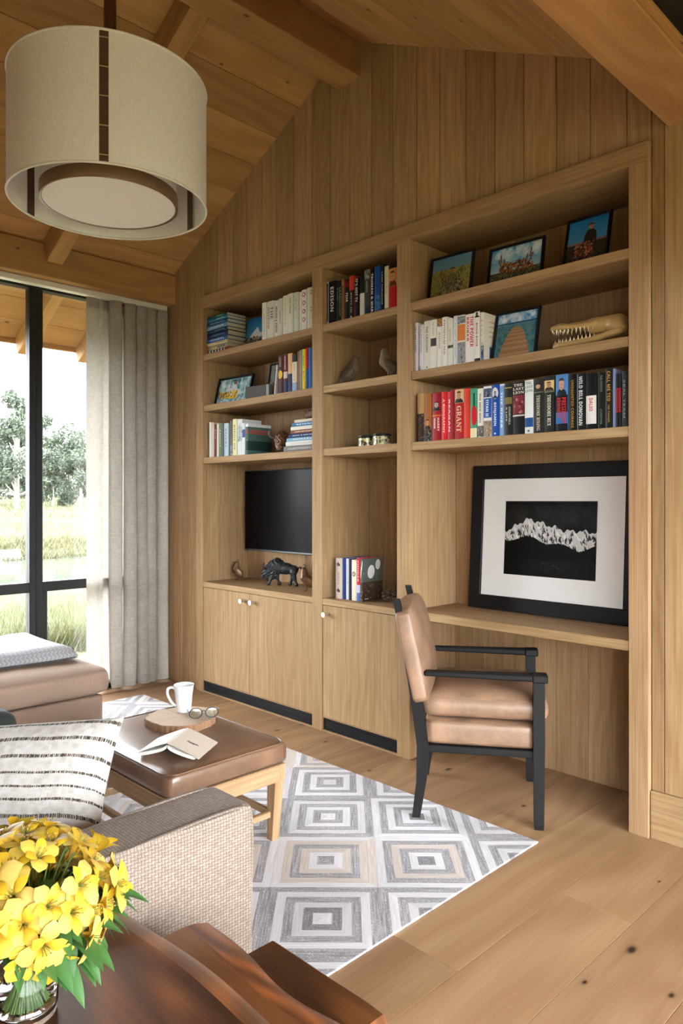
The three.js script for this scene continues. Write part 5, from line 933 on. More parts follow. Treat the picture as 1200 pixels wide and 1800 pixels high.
// thin leaning magazine in front of the dark picture
{ const b = addBook({ c: '#d4d4d2', t: '' }, 0.011, 0.19, 0.15, 'thin white magazine leaning on the maroon book over the television', null); b.position.set(1.148, BK.S[1] + 0.0016, -0.03); b.rotation.z = -0.14; }
{ // draw the atlas
  const tex = canvasTex(AW, AH, (g) => {
    g.fillStyle = '#777'; g.fillRect(0, 0, AW, AH);
    const txt = (s, x, y, len, size, col, serif, bold) => { g.save(); g.translate(x, y); g.rotate(Math.PI / 2); g.fillStyle = col; g.textAlign = 'left'; g.textBaseline = 'middle'; g.font = `${bold ? 'bold ' : ''}${size}px ${serif ? 'serif' : 'sans-serif'}`; const w = g.measureText(s).width || 1; g.scale(Math.min(len / w, 2.2), 1); g.fillText(s, 0, 0); g.restore(); };
    const r = mulberry(31);
    const blob = (x, y, w, h, col, back) => { g.fillStyle = back || '#2a2422'; g.beginPath(); g.ellipse(x + w / 2, y + h * 0.98, w * 0.46, h * 0.34, 0, Math.PI, 0); g.fill(); g.fillStyle = col; g.beginPath(); g.ellipse(x + w / 2, y + h * 0.45, w * 0.24, h * 0.27, 0, 0, 7); g.fill(); g.fillStyle = 'rgba(40,26,18,.75)'; g.beginPath(); g.ellipse(x + w / 2, y + h * 0.26, w * 0.25, h * 0.13, 0, Math.PI, 0); g.fill(); g.fillStyle = 'rgba(40,26,18,.5)'; g.fillRect(x + w * 0.38, y + h * 0.42, w * 0.08, h * 0.04); g.fillRect(x + w * 0.54, y + h * 0.42, w * 0.08, h * 0.04); g.fillRect(x + w * 0.43, y + h * 0.59, w * 0.14, h * 0.03); };
    const grainy = (x, y, w, h, col, k = 0.35) => { g.fillStyle = col; g.fillRect(x, y, w, h); for (let i = 0; i < 70; i++) { g.fillStyle = r() < 0.5 ? `rgba(0,0,0,${k * r()})` : `rgba(255,245,225,${k * r()})`; g.fillRect(x + r() * w, y + r() * h, Math.min(w * 0.3, 12) * r() + 2, Math.min(h * 0.3, 16) * r() + 2); } };
    for (const [[x, y, w, h], s] of spineJobs) {
      g.save(); g.beginPath(); g.rect(x, y, w, h); g.clip(); g.fillStyle = s.c; g.fillRect(x, y, w, h); const Y = k => y + k * h;
      if (s.cover === 'letter') { g.fillStyle = '#d9d2c6'; g.fillRect(x, y, w, h); g.fillStyle = '#c9a070'; for (let i = 0; i < 4; i++) g.fillRect(x + w * 0.3, Y(0.16 + i * 0.1), w * (0.5 - 0.05 * i), 9); grainy(x + w * 0.3, Y(0.68), w * 0.7, h * 0.32, '#3d5c80'); blob(x + w * 0.45, Y(0.58), w * 0.35, h * 0.3, '#c9b8a4', '#22324c'); g.restore(); continue; }
      if (s.cover === 'field') { grainy(x, y, w, h, '#4b6a64'); g.fillStyle = '#e2e4e6'; g.fillRect(x, y, w, h * 0.1); g.fillStyle = '#b6473c'; g.fillRect(x + w * 0.06, Y(0.2), w * 0.85, 14); g.fillRect(x + w * 0.06, Y(0.28), w * 0.85, 14); g.fillStyle = '#243a34'; g.fillRect(x, Y(0.55), w, h * 0.3); g.restore(); continue; }
      if (s.cover === 'dog') { grainy(x, y, w, h, '#5a655e'); g.fillStyle = '#dfe0e2'; g.beginPath(); g.ellipse(x + w * 0.42, Y(0.32), w * 0.17, h * 0.16, 0.3, 0, 7); g.fill(); g.beginPath(); g.ellipse(x + w * 0.76, Y(0.16), w * 0.12, h * 0.12, 0.2, 0, 7); g.fill(); grainy(x, Y(0.55), w, h * 0.45, '#4a3a30', 0.5); g.fillStyle = '#dcd6cc'; g.fillRect(x + w * 0.1, Y(0.93), w * 0.2, 8); g.restore(); continue; }
      for (const [k, col] of [[s.pic, 0], [s.pic2, 0]]) if (k) grainy(x, Y(k[0]), w, (k[1] - k[0]) * h, k[2]);
      for (const [a, b, col] of s.band || []) { g.fillStyle = col; g.fillRect(x, Y(a), w, (b - a) * h); }
      if (s.label) { g.fillStyle = s.label[2]; g.fillRect(x + 4, Y(s.label[0]), w - 8, (s.label[1] - s.label[0]) * h); }
      if (s.face) { if (s.face[4]) { g.fillStyle = s.face[2]; g.fillRect(x + 3, Y(s.face[0]), w - 6, (s.face[1] - s.face[0]) * h); } blob(x + 4, Y(s.face[0]), w - 8, (s.face[1] - s.face[0]) * h, s.face[4] ? '#b98d66' : s.face[2], s.face[3]); }
      if (s.scene) { g.fillStyle = s.scene[2]; g.fillRect(x, Y(s.scene[0]), w, (s.scene[1] - s.scene[0]) * h); blob(x + 6, Y(s.scene[0] + 0.02), w - 10, (s.scene[1] - s.scene[0]) * h, '#c79a80', s.scene[3]); }
      if (s.oval) { g.fillStyle = s.oval[2]; g.beginPath(); g.ellipse(x + w / 2, Y((s.oval[0] + s.oval[1]) / 2), w * 0.38, (s.oval[1] - s.oval[0]) * h / 2, 0, 0, 7); g.fill(); blob(x + 14, Y(s.oval[0] + 0.05), w - 28, (s.oval[1] - s.oval[0] - 0.06) * h, '#8b8a8c', s.oval[3]); }
      if (s.disc) { g.fillStyle = '#24382f'; g.fillRect(x + w * 0.55, Y(0.1), w * 0.2, h * 0.3); g.fillStyle = s.disc[1]; g.beginPath(); g.ellipse(x + w * 0.6, Y(s.disc[0]), w * 0.42, h * 0.2, 0, 0, 7); g.fill(); }
      if (s.disc2) { g.fillStyle = s.disc2[1]; g.beginPath(); g.ellipse(x + w / 2, Y(s.disc2[0]), w * 0.4, h * 0.11, 0, 0, 7); g.fill(); }
      if (s.disc3) { g.fillStyle = s.disc3[1]; g.beginPath(); g.ellipse(x + w / 2, Y(s.disc3[0]), w * 0.3, h * 0.06, 0, 0, 7); g.fill(); g.fillStyle = '#c9a890'; g.beginPath(); g.ellipse(x + w / 2, Y(s.disc3[0]), w * 0.18, h * 0.04, 0, 0, 7); g.fill(); }
      if (s.dots) s.dots.forEach((col, i) => { const yy = Y(0.12 + i * 0.8 / s.dots.length); g.strokeStyle = col; g.lineWidth = 7; g.beginPath(); g.ellipse(x + w / 2, yy, w * 0.24, h * 0.042, 0, 0, 7); g.stroke(); });
      if (s.dots2) for (const k of [0.16, 0.8]) { g.fillStyle = s.dots2; g.beginPath(); g.ellipse(x + w / 2, Y(k), w * 0.26, h * 0.035, 0.4, 0, 7); g.fill(); g.fillRect(x + w * 0.42, Y(k - 0.06), w * 0.14, h * 0.1); }
      if (s.barcode) { g.fillStyle = '#a5202c'; g.fillRect(x, Y(0), w, h * 0.14); g.fillRect(x, Y(0.9), w, h * 0.1); g.fillStyle = '#1b1c22'; for (let i = 0; i < 5; i++) g.fillRect(x, Y(0.2 + i * 0.14), w, h * 0.07); }
      if (s.t) { const [a, b] = s.ty || [0.15, 0.85], L = (b - a) * h, size = s.big ? w * 0.62 : w * 0.42; if (s.two) { const ws = s.t.split(' '), mid = Math.ceil(ws.length / 2), l1 = ws.slice(0, mid).join(' '), l2 = ws.slice(mid).join(' ') || 'A LIFE'; txt(l1, x + w * 0.7, Y(a), L, size * 0.72, s.tc, s.serif, true); txt(l2, x + w * 0.3, Y(a), L * 0.8, size * 0.6, s.tc, s.serif, true); } else txt(s.t, x + w * 0.5, Y(a), L, size, s.tc, s.serif, true); }
      if (s.t2) txt(s.t2[0], x + w * 0.5, Y(s.t2[1]), (s.t2[2] - s.t2[1]) * h, w * 0.32, s.tc, false, true);
      if (s.stack) s.stack.forEach((q, i) => { g.fillStyle = s.tc; g.font = 'bold 22px serif'; g.textAlign = 'center'; g.textBaseline = 'middle'; g.fillText(q, x + w / 2, Y(s.sy[0] + (i + 0.5) * (s.sy[1] - s.sy[0]) / s.stack.length)); });
      if (s.mark) { g.fillStyle = s.mark; g.beginPath(); g.ellipse(x + w / 2, Y(0.94), w * 0.12, h * 0.018, 0, 0, 7); g.fill(); }
      if (s.edge) { g.fillStyle = s.edge; g.fillRect(x, y, 5, h); }
      g.restore();
    }
  });
  mJacket.map = tex;
}
// ---------------------------------------------------------------- framed pictures
function framed(label, w, h, border, depth, draw, pos, turn, tilt, opt = {}) {
  const t = thing(opt.name || 'framed_photo', label, 'picture', pos, turn, opt.group); t.rotation.order = 'YXZ'; t.rotation.x = -tilt; t.position.y += depth / 2 * Math.sin(tilt) + 0.0004;
  const m = opt.mat || phys({ color: lin(0.008, 0.008, 0.009), roughness: 0.5, specularIntensity: 0.4 });
  const bar = (x0, x1, y0, y1) => cbox(x1 - x0, y1 - y0, depth, 0.002).translate((x0 + x1) / 2, (y0 + y1) / 2, 0);
  if (border) mesh('frame', mergeGeometries([bar(-w / 2, w / 2, 0, border), bar(-w / 2, w / 2, h - border, h), bar(-w / 2, -w / 2 + border, border, h - border), bar(w / 2 - border, w / 2, border, h - border)]), m, t);
  const iw = w - 2 * border, ih = h - 2 * border, b = border ? 0.001 : 0;
  mesh('backing_board', cbox(iw - 0.001, ih - 0.001, depth * 0.5, 0.001).translate(0, h / 2, -depth * 0.2), std({ color: lin(0.03, 0.03, 0.03), roughness: 0.9 }), t);
  const art = opt.art || [iw, ih];
  if (opt.art) mesh('mat_board', cbox(iw - 0.002, ih - 0.002, 0.003, 0.0005).translate(0, h / 2, depth * 0.05 + 0.0020), std({ color: lin(0.70, 0.69, 0.68), roughness: 0.9 }), t);
  const pr = mesh('print', new THREE.PlaneGeometry(art[0] - 0.003, art[1] - 0.003).translate(0, h / 2 + (opt.up || 0), depth * 0.05 + (opt.art ? 0.0042 : 0.0014)), phys({ map: canvasTex(512, Math.round(512 * art[1] / art[0]), draw), roughness: 0.6, specularIntensity: 0.25, color: lin(0.85, 0.85, 0.85) }), t);
  return t;
}
const R0 = mulberry(909);
const speck = (g, x, y, w, h, cols, n, s) => { for (let i = 0; i < n; i++) { g.fillStyle = cols[Math.floor(R0() * cols.length)]; g.beginPath(); g.ellipse(x + R0() * w, y + R0() * h, s * (0.4 + R0()), s * (0.3 + 0.6 * R0()), R0() * 3, 0, 7); g.fill(); } };
const skyFill = (g, W, H, a, b) => { const q = g.createLinearGradient(0, 0, 0, H); q.addColorStop(0, a); q.addColorStop(1, b); g.fillStyle = q; g.fillRect(0, 0, W, H); };
const man = (g, x, y, s, coat, skin) => { g.fillStyle = coat; g.beginPath(); g.moveTo(x - s * 0.42, y + s * 1.5); g.quadraticCurveTo(x - s * 0.5, y + s * 0.45, x - s * 0.12, y + s * 0.34); g.lineTo(x + s * 0.12, y + s * 0.34); g.quadraticCurveTo(x + s * 0.5, y + s * 0.45, x + s * 0.42, y + s * 1.5); g.fill(); g.fillStyle = skin; g.beginPath(); g.ellipse(x, y + s * 0.12, s * 0.17, s * 0.22, 0, 0, 7); g.fill(); g.fillStyle = '#4a3c2c'; g.beginPath(); g.ellipse(x, y, s * 0.2, s * 0.1, 0, Math.PI, 0); g.fill(); g.fillRect(x - s * 0.24, y - s * 0.01, s * 0.48, s * 0.05); };
const antler = (g, x, y, s, col) => { g.strokeStyle = col; g.lineWidth = s * 0.06; g.lineCap = 'round'; for (const d of [-1, 1]) { g.beginPath(); g.moveTo(x, y); g.quadraticCurveTo(x + d * s * 0.6, y, x + d * s * 0.75, y - s * 0.6); g.stroke(); for (let k = 1; k < 5; k++) { g.beginPath(); g.moveTo(x + d * s * 0.16 * k, y - s * 0.03 * k * k); g.lineTo(x + d * s * (0.16 * k + 0.04), y - s * 0.03 * k * k - s * 0.32); g.stroke(); } } };
// large black-framed mountain photograph leaning at the back of the desk
framed('large black-framed black-and-white mountain photograph leaning on the oak desk', 0.92, 0.757, 0.072, 0.03, (g, W, H) => {
  g.fillStyle = '#0c0c0d'; g.fillRect(0, 0, W, H); speck(g, 0, H * 0.1, W, H * 0.22, ['rgba(60,60,62,.12)', 'rgba(30,30,32,.2)'], 120, 50);
  const ridge = []; for (let i = 0; i <= 80; i++) { const u = i / 80; ridge.push([u * W, H * (0.36 - 0.08 * Math.exp(-((u - 0.25) ** 2) / 0.02) + 0.05 * Math.sin(u * 7 + 2) - 0.03 * Math.exp(-((u - 0.82) ** 2) / 0.006) + 0.022 * Math.sin(u * 41) + 0.014 * Math.sin(u * 97))]); }
  const base = u => H * (0.55 - 0.06 * Math.sin(u * 5.2 + 0.4) + 0.03 * Math.sin(u * 17)); g.fillStyle = '#c9c9c9'; g.beginPath(); ridge.forEach(p => g.lineTo(...p)); for (let i = 40; i >= 0; i--) g.lineTo(i / 40 * W, base(i / 40)); g.fill();
  for (let i = 0; i < 260; i++) { const u = R0(), top = ridge[Math.floor(u * 80)][1], y = top + R0() * (base(u) - top); g.fillStyle = R0() < 0.6 ? 'rgba(20,20,22,.75)' : 'rgba(240,240,240,.7)'; g.beginPath(); g.moveTo(u * W, y); g.lineTo(u * W + (R0() - 0.3) * 26, y + 14 + R0() * 26); g.lineTo(u * W + (R0() - 0.7) * 12, y + 10 + R0() * 18); g.fill(); }
  g.fillStyle = '#080809'; g.beginPath(); for (let i = 0; i <= 40; i++) g.lineTo(i / 40 * W, base(i / 40) + 4); g.lineTo(W, H * 0.78); g.lineTo(0, H * 0.78); g.fill();
  g.fillStyle = '#0e0e0f'; g.fillRect(0, H * 0.76, W, H * 0.24); for (let i = 0; i < 700; i++) { const u = R0(); g.fillStyle = `rgba(210,210,212,${0.16 * R0() * Math.exp(-((u - 0.5) ** 2) / 0.06)})`; g.fillRect(u * W, H * (0.8 + 0.13 * R0()), 10 * R0() + 2, 3); } 
}, [2.432 + 0.46, BK.counter + 0.0012, -0.334], 0, 0.062, { name: 'framed_print', art: [0.505, 0.381] });
{ // three hunting photographs on the top shelf
  const S = BK.S[2] + 0.001, group = 'photos on the top shelf above the desk';
  framed('black-framed photo of a seated figure in camouflage in tall grass', 0.265, 0.245, 0.012, 0.018, (g, W, H) => { skyFill(g, W, H, '#5d8fb4', '#9cb2a8'); g.fillStyle = '#8c8a52'; g.fillRect(0, H * 0.3, W, H); speck(g, 0, H * 0.3, W, H * 0.7, ['#6f7a3c', '#9a9048', '#54602e', '#b0a45c'], 700, 9); man(g, W * 0.53, H * 0.3, 150, '#6c6850', '#a5765a'); antler(g, W * 0.5, H * 0.62, 200, '#5b452f'); speck(g, W * 0.25, H * 0.6, W * 0.55, H * 0.3, ['#7a6a52', '#4a4030', '#a29a84'], 200, 14); }, [2.466, S, -0.105], 0.04, 0.16, { group });
  framed('black-framed photo of broad moose antlers under a blue sky', 0.295, 0.205, 0.012, 0.018, (g, W, H) => { skyFill(g, W, H, '#2f7fc0', '#cfdfe6'); speck(g, 0, 0, W, H * 0.3, ['rgba(255,255,255,.25)'], 30, 60); g.fillStyle = '#4a4436'; g.fillRect(0, H * 0.68, W, H); antler(g, W * 0.5, H * 0.72, 230, '#7a4a2c'); speck(g, W * 0.2, H * 0.45, W * 0.65, H * 0.3, ['#8a5232', '#a9714a', '#5c3420'], 140, 16); speck(g, 0, H * 0.72, W, H * 0.28, ['#5f5a42', '#2f2c24', '#7a7458'], 400, 9); }, [2.848, S, -0.105], 0.04, 0.17, { group });
  framed('black-framed upright photo of a kneeling hunter against deep blue sky', 0.215, 0.255, 0.012, 0.018, (g, W, H) => { skyFill(g, W, H, '#1f74bf', '#7db0d4'); g.fillStyle = '#8a6a5a'; g.fillRect(0, H * 0.48, W, 20); g.fillStyle = '#3a332e'; g.fillRect(0, H * 0.52, W, H); man(g, W * 0.58, H * 0.14, 190, '#2a2824', '#b07a5c'); speck(g, W * 0.2, H * 0.5, W * 0.5, H * 0.4, ['#b8694a', '#8a4630', '#5a3a2c', '#c98a6a'], 120, 20); speck(g, 0, H * 0.75, W, H * 0.25, ['#24221f', '#4a443a'], 300, 14); }, [3.192, S, -0.125], -0.02, 0.24, { group });
  // pier photograph beside the skull
  framed('black-framed photo of a wooden pier on a lake beside the toothed skull', 0.235, 0.245, 0.012, 0.018, (g, W, H) => { skyFill(g, W, H, '#3f86c8', '#bcd0dc'); speck(g, 0, 0, W, H * 0.2, ['rgba(255,255,255,.3)'], 40, 46); g.fillStyle = '#31576e'; g.fillRect(0, H * 0.22, W, 22); g.fillStyle = '#4c8294'; g.fillRect(0, H * 0.27, W, H); speck(g, 0, H * 0.3, W, H * 0.7, ['rgba(120,130,90,.3)', 'rgba(40,80,100,.35)'], 240, 26); for (let i = 0; i < 18; i++) { const k = i / 18, y = H * (0.32 + 0.68 * k * k), w = W * (0.08 + 0.72 * k), h = H * 0.68 * ((k + 1 / 18) ** 2 - k * k) - 2; g.fillStyle = i % 2 ? '#b48a62' : '#a0764e'; g.fillRect(W * 0.5 - w / 2, y, w, h); } }, [2.858, BK.S[1] + 0.001, -0.085], 0.05, 0.22, {});
  framed('black-framed photo of an angler with a silver fish on the second shelf', 0.37, 0.20, 0.014, 0.018, (g, W, H) => { g.fillStyle = '#9fc3cc'; g.fillRect(0, 0, W, H); speck(g, 0, 0, W, H, ['rgba(70,120,140,.5)', 'rgba(220,235,238,.5)', 'rgba(40,70,90,.4)'], 160, 30); man(g, W * 0.5, H * 0.1, 120, '#cfd4d6', '#8a5a4a'); g.fillStyle = '#c9d0cc'; g.beginPath(); g.ellipse(W * 0.5, H * 0.55, W * 0.26, H * 0.14, 0.2, 0, 7); g.fill(); speck(g, W * 0.05, H * 0.55, W * 0.6, H * 0.3, ['#d0a22a', '#e2c04a', '#8a6a1c'], 70, 20); }, [0.602, BK.S[1] + 0.001, -0.095], 0.06, 0.24, {});
  framed('unframed canvas of a snowy peak under blue sky beside the blue books', 0.24, 0.225, 0, 0.02, (g, W, H) => { skyFill(g, W, H, '#1f6cb2', '#5fa2d4'); g.fillStyle = '#cfd6da'; g.beginPath(); g.moveTo(0, H * 0.75); g.lineTo(W * 0.42, H * 0.36); g.lineTo(W * 0.5, H * 0.3); g.lineTo(W * 0.62, H * 0.5); g.lineTo(W, H * 0.52); g.lineTo(W, H * 0.8); g.fill(); g.fillStyle = '#2c2a2a'; g.fillRect(0, H * 0.68, W, H); speck(g, 0, H * 0.6, W, H * 0.4, ['#3a3430', '#6a5a4a', '#8f9ba0', '#1f2a3a', '#a07050'], 260, 18); }, [0.80, BK.S[2] + 0.001, -0.155], 0.05, 0.13, { name: 'canvas_print' });
  framed('dark-framed upright picture leaning behind the white magazine', 0.15, 0.235, 0.012, 0.016, (g, W, H) => { g.fillStyle = '#6f7472'; g.fillRect(0, 0, W, H); speck(g, 0, 0, W, H, ['rgba(160,165,160,.4)', 'rgba(60,60,60,.4)'], 120, 40); speck(g, W * 0.3, H * 0.5, W * 0.6, H * 0.4, ['#a0542c', '#6a3420', '#c9743c'], 60, 30); }, [1.045, BK.S[1] + 0.001, -0.115], 0.03, 0.16, {});
}
{ // small clear photo block
  const t = thing('photo_block', 'small dark acrylic photo block on the second shelf over the television', 'ornament', [0.915, BK.S[1] + 0.0008, -0.075], 0.08);
  mesh('block', cbox(0.2, 0.088, 0.03, 0.003).translate(0, 0.044, 0), phys({ color: lin(0.05, 0.04, 0.035), roughness: 0.5, specularIntensity: 0.3 }), t);
  mesh('end_cap', cbox(0.03, 0.088, 0.032, 0.003).translate(0.116, 0.044, 0), std({ color: lin(0.16, 0.17, 0.16), roughness: 0.5 }), t);
}
// ---------------------------------------------------------------- television
{
  const z = -0.345, x0 = atZ(430, 828, -0.33).x, w = 1.02, t = thing('television', 'flat black television mounted in the oak niche above the cabinet counter', 'television', [x0 + w / 2, 1.278, z]);
  mesh('bezel', cbox(w, 0.578, 0.03, 0.004), mBlackMetal, t);
  mesh('screen', new THREE.BoxGeometry(w - 0.016, 0.556, 0.002).translate(0, 0.004, 0.0162), phys({ color: lin(0.003, 0.003, 0.004), roughness: 0.2, specularIntensity: 0.12 }), t);
  mesh('bottom_strip', cbox(w - 0.01, 0.008, 0.004, 0.001).translate(0, -0.283, 0.016), std({ color: lin(0.12, 0.14, 0.16), roughness: 0.3, metalness: 0.8 }), t);
  mesh('wall_mount', cbox(0.3, 0.3, 0.038, 0.003).translate(0, 0, -0.0345), mBlackMetal, t);
}
// ---------------------------------------------------------------- bronze animals
const mBronze = std({ color: lin(0.04, 0.046, 0.05), roughness: 0.5, metalness: 0.6 }), mBrassy = std({ color: lin(0.15, 0.078, 0.04), roughness: 0.4, metalness: 0.45 }), mBrown = std({ color: lin(0.10, 0.065, 0.04), roughness: 0.5, metalness: 0.3 }), mTaupe = std({ color: lin(0.17, 0.125, 0.085), roughness: 0.7 });
function bison(pos, turn) { // faces -x; 0.2 long
  const t = thing('bison_figurine', 'dark bronze bison figurine walking on the counter below the television', 'figurine', pos, turn);
  const B = [[0.085, 0.1, 0, 0.026, 0.03, 0.105, 0, 0.032], [0.03, 0.105, 0, 0.034, -0.035, 0.112, 0, 0.043], [-0.03, 0.132, 0, 0.036, -0.05, 0.108, 0, 0.044], [-0.06, 0.105, 0, 0.036, -0.108, 0.078, 0, 0.023], [-0.108, 0.078, 0, 0.023, -0.124, 0.05, 0, 0.014], [-0.1, 0.06, 0, 0.017, -0.098, 0.026, 0, 0.006], [-0.06, 0.08, 0, 0.03, -0.055, 0.06, 0, 0.022],
    ...[[-0.042, 0.016, -0.03, -0.07], [-0.05, -0.018, 0.02, -0.03], [0.088, 0.016, 0.01, 0.104], [0.07, -0.016, -0.01, 0.054]].flatMap(([x, z, dx, x2]) => [[x, 0.085, z, 0.019, x + dx * 0.5, 0.048, z, 0.0095], [x + dx * 0.5, 0.048, z, 0.009, x2 + dx * 0.4, 0.008, z, 0.006], [x2 + dx * 0.4, 0.008, z, 0.0085, x2 + dx * 0.4 - 0.006, 0.006, z, 0.0075]])];
  const bg = bones(B, 0.014, [-0.16, -0.01, -0.06], [0.13, 0.18, 0.06], 84), bp = bg.attributes.position, bn = bg.attributes.normal;
  for (let i = 0; i < bp.count; i++) { const x = bp.getX(i), y = bp.getY(i), z = bp.getZ(i), k = (0.0045 * Math.max(0, Math.min(1, (0.01 - x) / 0.05)) + 0.0012) * (y > 0.045 ? 1 : 0.2) * (Math.sin(x * 210 + 2 * Math.sin(y * 130)) * Math.sin(y * 190 + z * 160) + 0.4 * Math.sin(z * 330 + x * 280)); bp.setXYZ(i, x + bn.getX(i) * k, y + bn.getY(i) * k, z + bn.getZ(i) * k); }
  bg.computeVertexNormals(); mesh('body', bg, mBronze, t);
  for (const s of [-1, 1]) mesh('horn', tube([V(-0.1, 0.1, s * 0.02), V(-0.105, 0.108, s * 0.036), V(-0.108, 0.125, s * 0.04), V(-0.106, 0.136, s * 0.034)], 0.0045, 14, 6), mBronze, t);
  mesh('tail', tube([V(0.105, 0.105, 0), V(0.125, 0.115, 0), V(0.14, 0.095, 0), V(0.138, 0.05, 0), V(0.142, 0.03, 0)], 0.005, 20, 6), mBronze, t); return t;
}
{ const b = bison([0.99, BK.counter + 0.0045, -0.225], 0.45); b.scale.setScalar(1.08); }
function bird(label, pos, turn, s, mat, plume, mat2, lift = -0.35) { // faces -x
  const t = thing('bird_figurine', label, 'figurine', pos, turn); t.scale.setScalar(s);
  mesh('body', bones([[0.02, 0.062, 0, 0.034, -0.02, 0.078, 0, 0.03], [-0.02, 0.08, 0, 0.026, -0.036, 0.108, 0, 0.016], [-0.036, 0.11, 0, 0.017, -0.042, 0.124, 0, 0.017], [0.03, 0.06, 0, 0.026, 0.085, 0.034, 0, 0.008]], 0.018, [-0.07, 0.0, -0.06], [0.1, 0.16, 0.06], 52).translate(0, -0.06, 0).rotateZ(lift).translate(0, 0.066, 0), mat, t);
  mesh('beak', new THREE.ConeGeometry(0.006, 0.02, 8).rotateZ(Math.PI / 2).translate(-0.064, 0.062, 0).rotateZ(lift).translate(0, 0.066, 0), mat, t);
  for (const k of [-1, 1]) { mesh('wing', new THREE.SphereGeometry(1, 16, 10).scale(0.042, 0.024, 0.008).rotateZ(-0.35 + lift).translate(0.018, 0.066, k * 0.031), mat2 || mat, t); mesh('leg', tube([V(0.0, 0.04, k * 0.012), V(0.004, 0.02, k * 0.013), V(-0.002, 0.002, k * 0.014), V(-0.016, 0.0015, k * 0.014)], 0.0028, 12, 5), mat, t); }
  if (plume) mesh('plume', tube([V(-0.04, 0.078, 0), V(-0.046, 0.092, 0), V(-0.058, 0.098, 0)], 0.0035, 10, 5).rotateZ(lift).translate(0, 0.066, 0), mat, t); return t;
}
bird('small copper quail figurine at the end of the counter by the niche wall', [0.49, BK.counter + 0.0045, -0.225], 0.9, 0.82, mBrassy, true, null, -0.6);
bird('copper quail figurine with raised crest beside the bison tail', [1.335, BK.counter + 0.0035, -0.14], 0.75, 0.95, mBrassy, true);
bird('taupe carved bird with its head drawn up, deep in the narrow niche', [1.725, BK.S[1] + 0.0045, -0.15], 3.75, 1.12, mTaupe, false, mBrown);
bird('brown carved bird with lifted head in the narrow niche', [2.035, BK.S[1] + 0.0045, -0.12], 0.55, 1.12, mTaupe, false, mBrown);
{ // bison head bust between the books
  const t = thing('bison_head_bust', 'small bronze bison head bust beside the lying stack of books', 'ornament', [1.115, BK.S[0] + 0.0005, -0.12], 0.75);
  mesh('head', bones([[0, 0.045, 0, 0.03, 0, 0.038, 0, 0.03], [0, 0.06, -0.01, 0.038, 0, 0.085, -0.02, 0.05], [0, 0.075, 0.01, 0.036, 0, 0.045, 0.045, 0.02], [0, 0.105, -0.015, 0.04, 0, 0.1, -0.03, 0.04]], 0.02, [-0.1, -0.02, -0.09], [0.1, 0.16, 0.09], 60, 0.005), mBrassy, t);
  for (const s of [-1, 1]) mesh('horn', tube([V(s * 0.038, 0.105, 0), V(s * 0.068, 0.105, 0.005), V(s * 0.082, 0.13, 0.008), V(s * 0.072, 0.152, 0.006)], 0.008, 16, 7), mBrown, t);
}
{ // driftwood piece on top of the lying stack
  const t = tag(mesh('driftwood_carving', bones([[-0.05, 0.022, 0, 0.02, 0.02, 0.03, 0.01, 0.026], [0.02, 0.03, 0.01, 0.024, 0.05, 0.05, 0, 0.012], [-0.02, 0.03, 0, 0.018, -0.03, 0.055, 0.01, 0.009], [0.0, 0.02, -0.02, 0.02, 0.05, 0.02, -0.02, 0.018]], 0.012, [-0.09, -0.01, -0.06], [0.09, 0.09, 0.06], 40), std({ color: lin(0.12, 0.05, 0.028), roughness: 0.7 })), 'knobbly red-brown carving on top of the lying stack of books', 'ornament');
  t.position.set(1.44, stackTop + 0.0005, -0.10);
}
// round printed tins in the narrow niche
[[0.046, 0.066, 1.884, 'gold and green round printed tin, the smaller beside its twin'], [0.052, 0.07, 2.005, 'gold and black round printed tin, the larger of two in the narrow niche']].forEach(([r, h, x, label], i) => {
  const t = thing('printed_tin', label, 'tin', [x, BK.S[0] + 0.0006, -0.105], 0.4 * i);
  const tx = canvasTex(512, 128, (g, W, H) => { g.fillStyle = '#b9b488'; g.fillRect(0, 0, W, H); const c = ['#1f2c28', '#38564a', '#d8c890', '#7a4a24', '#2a2420']; for (let k = 0; k < 90; k++) { g.fillStyle = c[Math.floor(R0() * c.length)]; g.beginPath(); g.ellipse(R0() * W, H * (0.15 + 0.7 * R0()), 6 + R0() * 16, 5 + R0() * 14, R0() * 3, 0, 7); g.fill(); } g.fillStyle = '#1d2420'; g.fillRect(0, 0, W, 10); g.fillRect(0, H - 10, W, 10); });
  mesh('side', new THREE.CylinderGeometry(r, r, h - 0.014, 40, 1, true).translate(0, (h - 0.014) / 2, 0), std({ map: tx, roughness: 0.3, side: THREE.DoubleSide }), t);
  mesh('lid', lathe([[0, h], [r - 0.004, h], [r + 0.001, h - 0.003], [r + 0.001, h - 0.014], [0, h - 0.014]], 40), std({ color: lin(0.03, 0.035, 0.03), roughness: 0.3, metalness: 0.3 }), t);
  mesh('base', new THREE.CylinderGeometry(r, r, 0.004, 40).translate(0, 0.002, 0), std({ color: lin(0.03, 0.035, 0.03), roughness: 0.3 }), t);
});
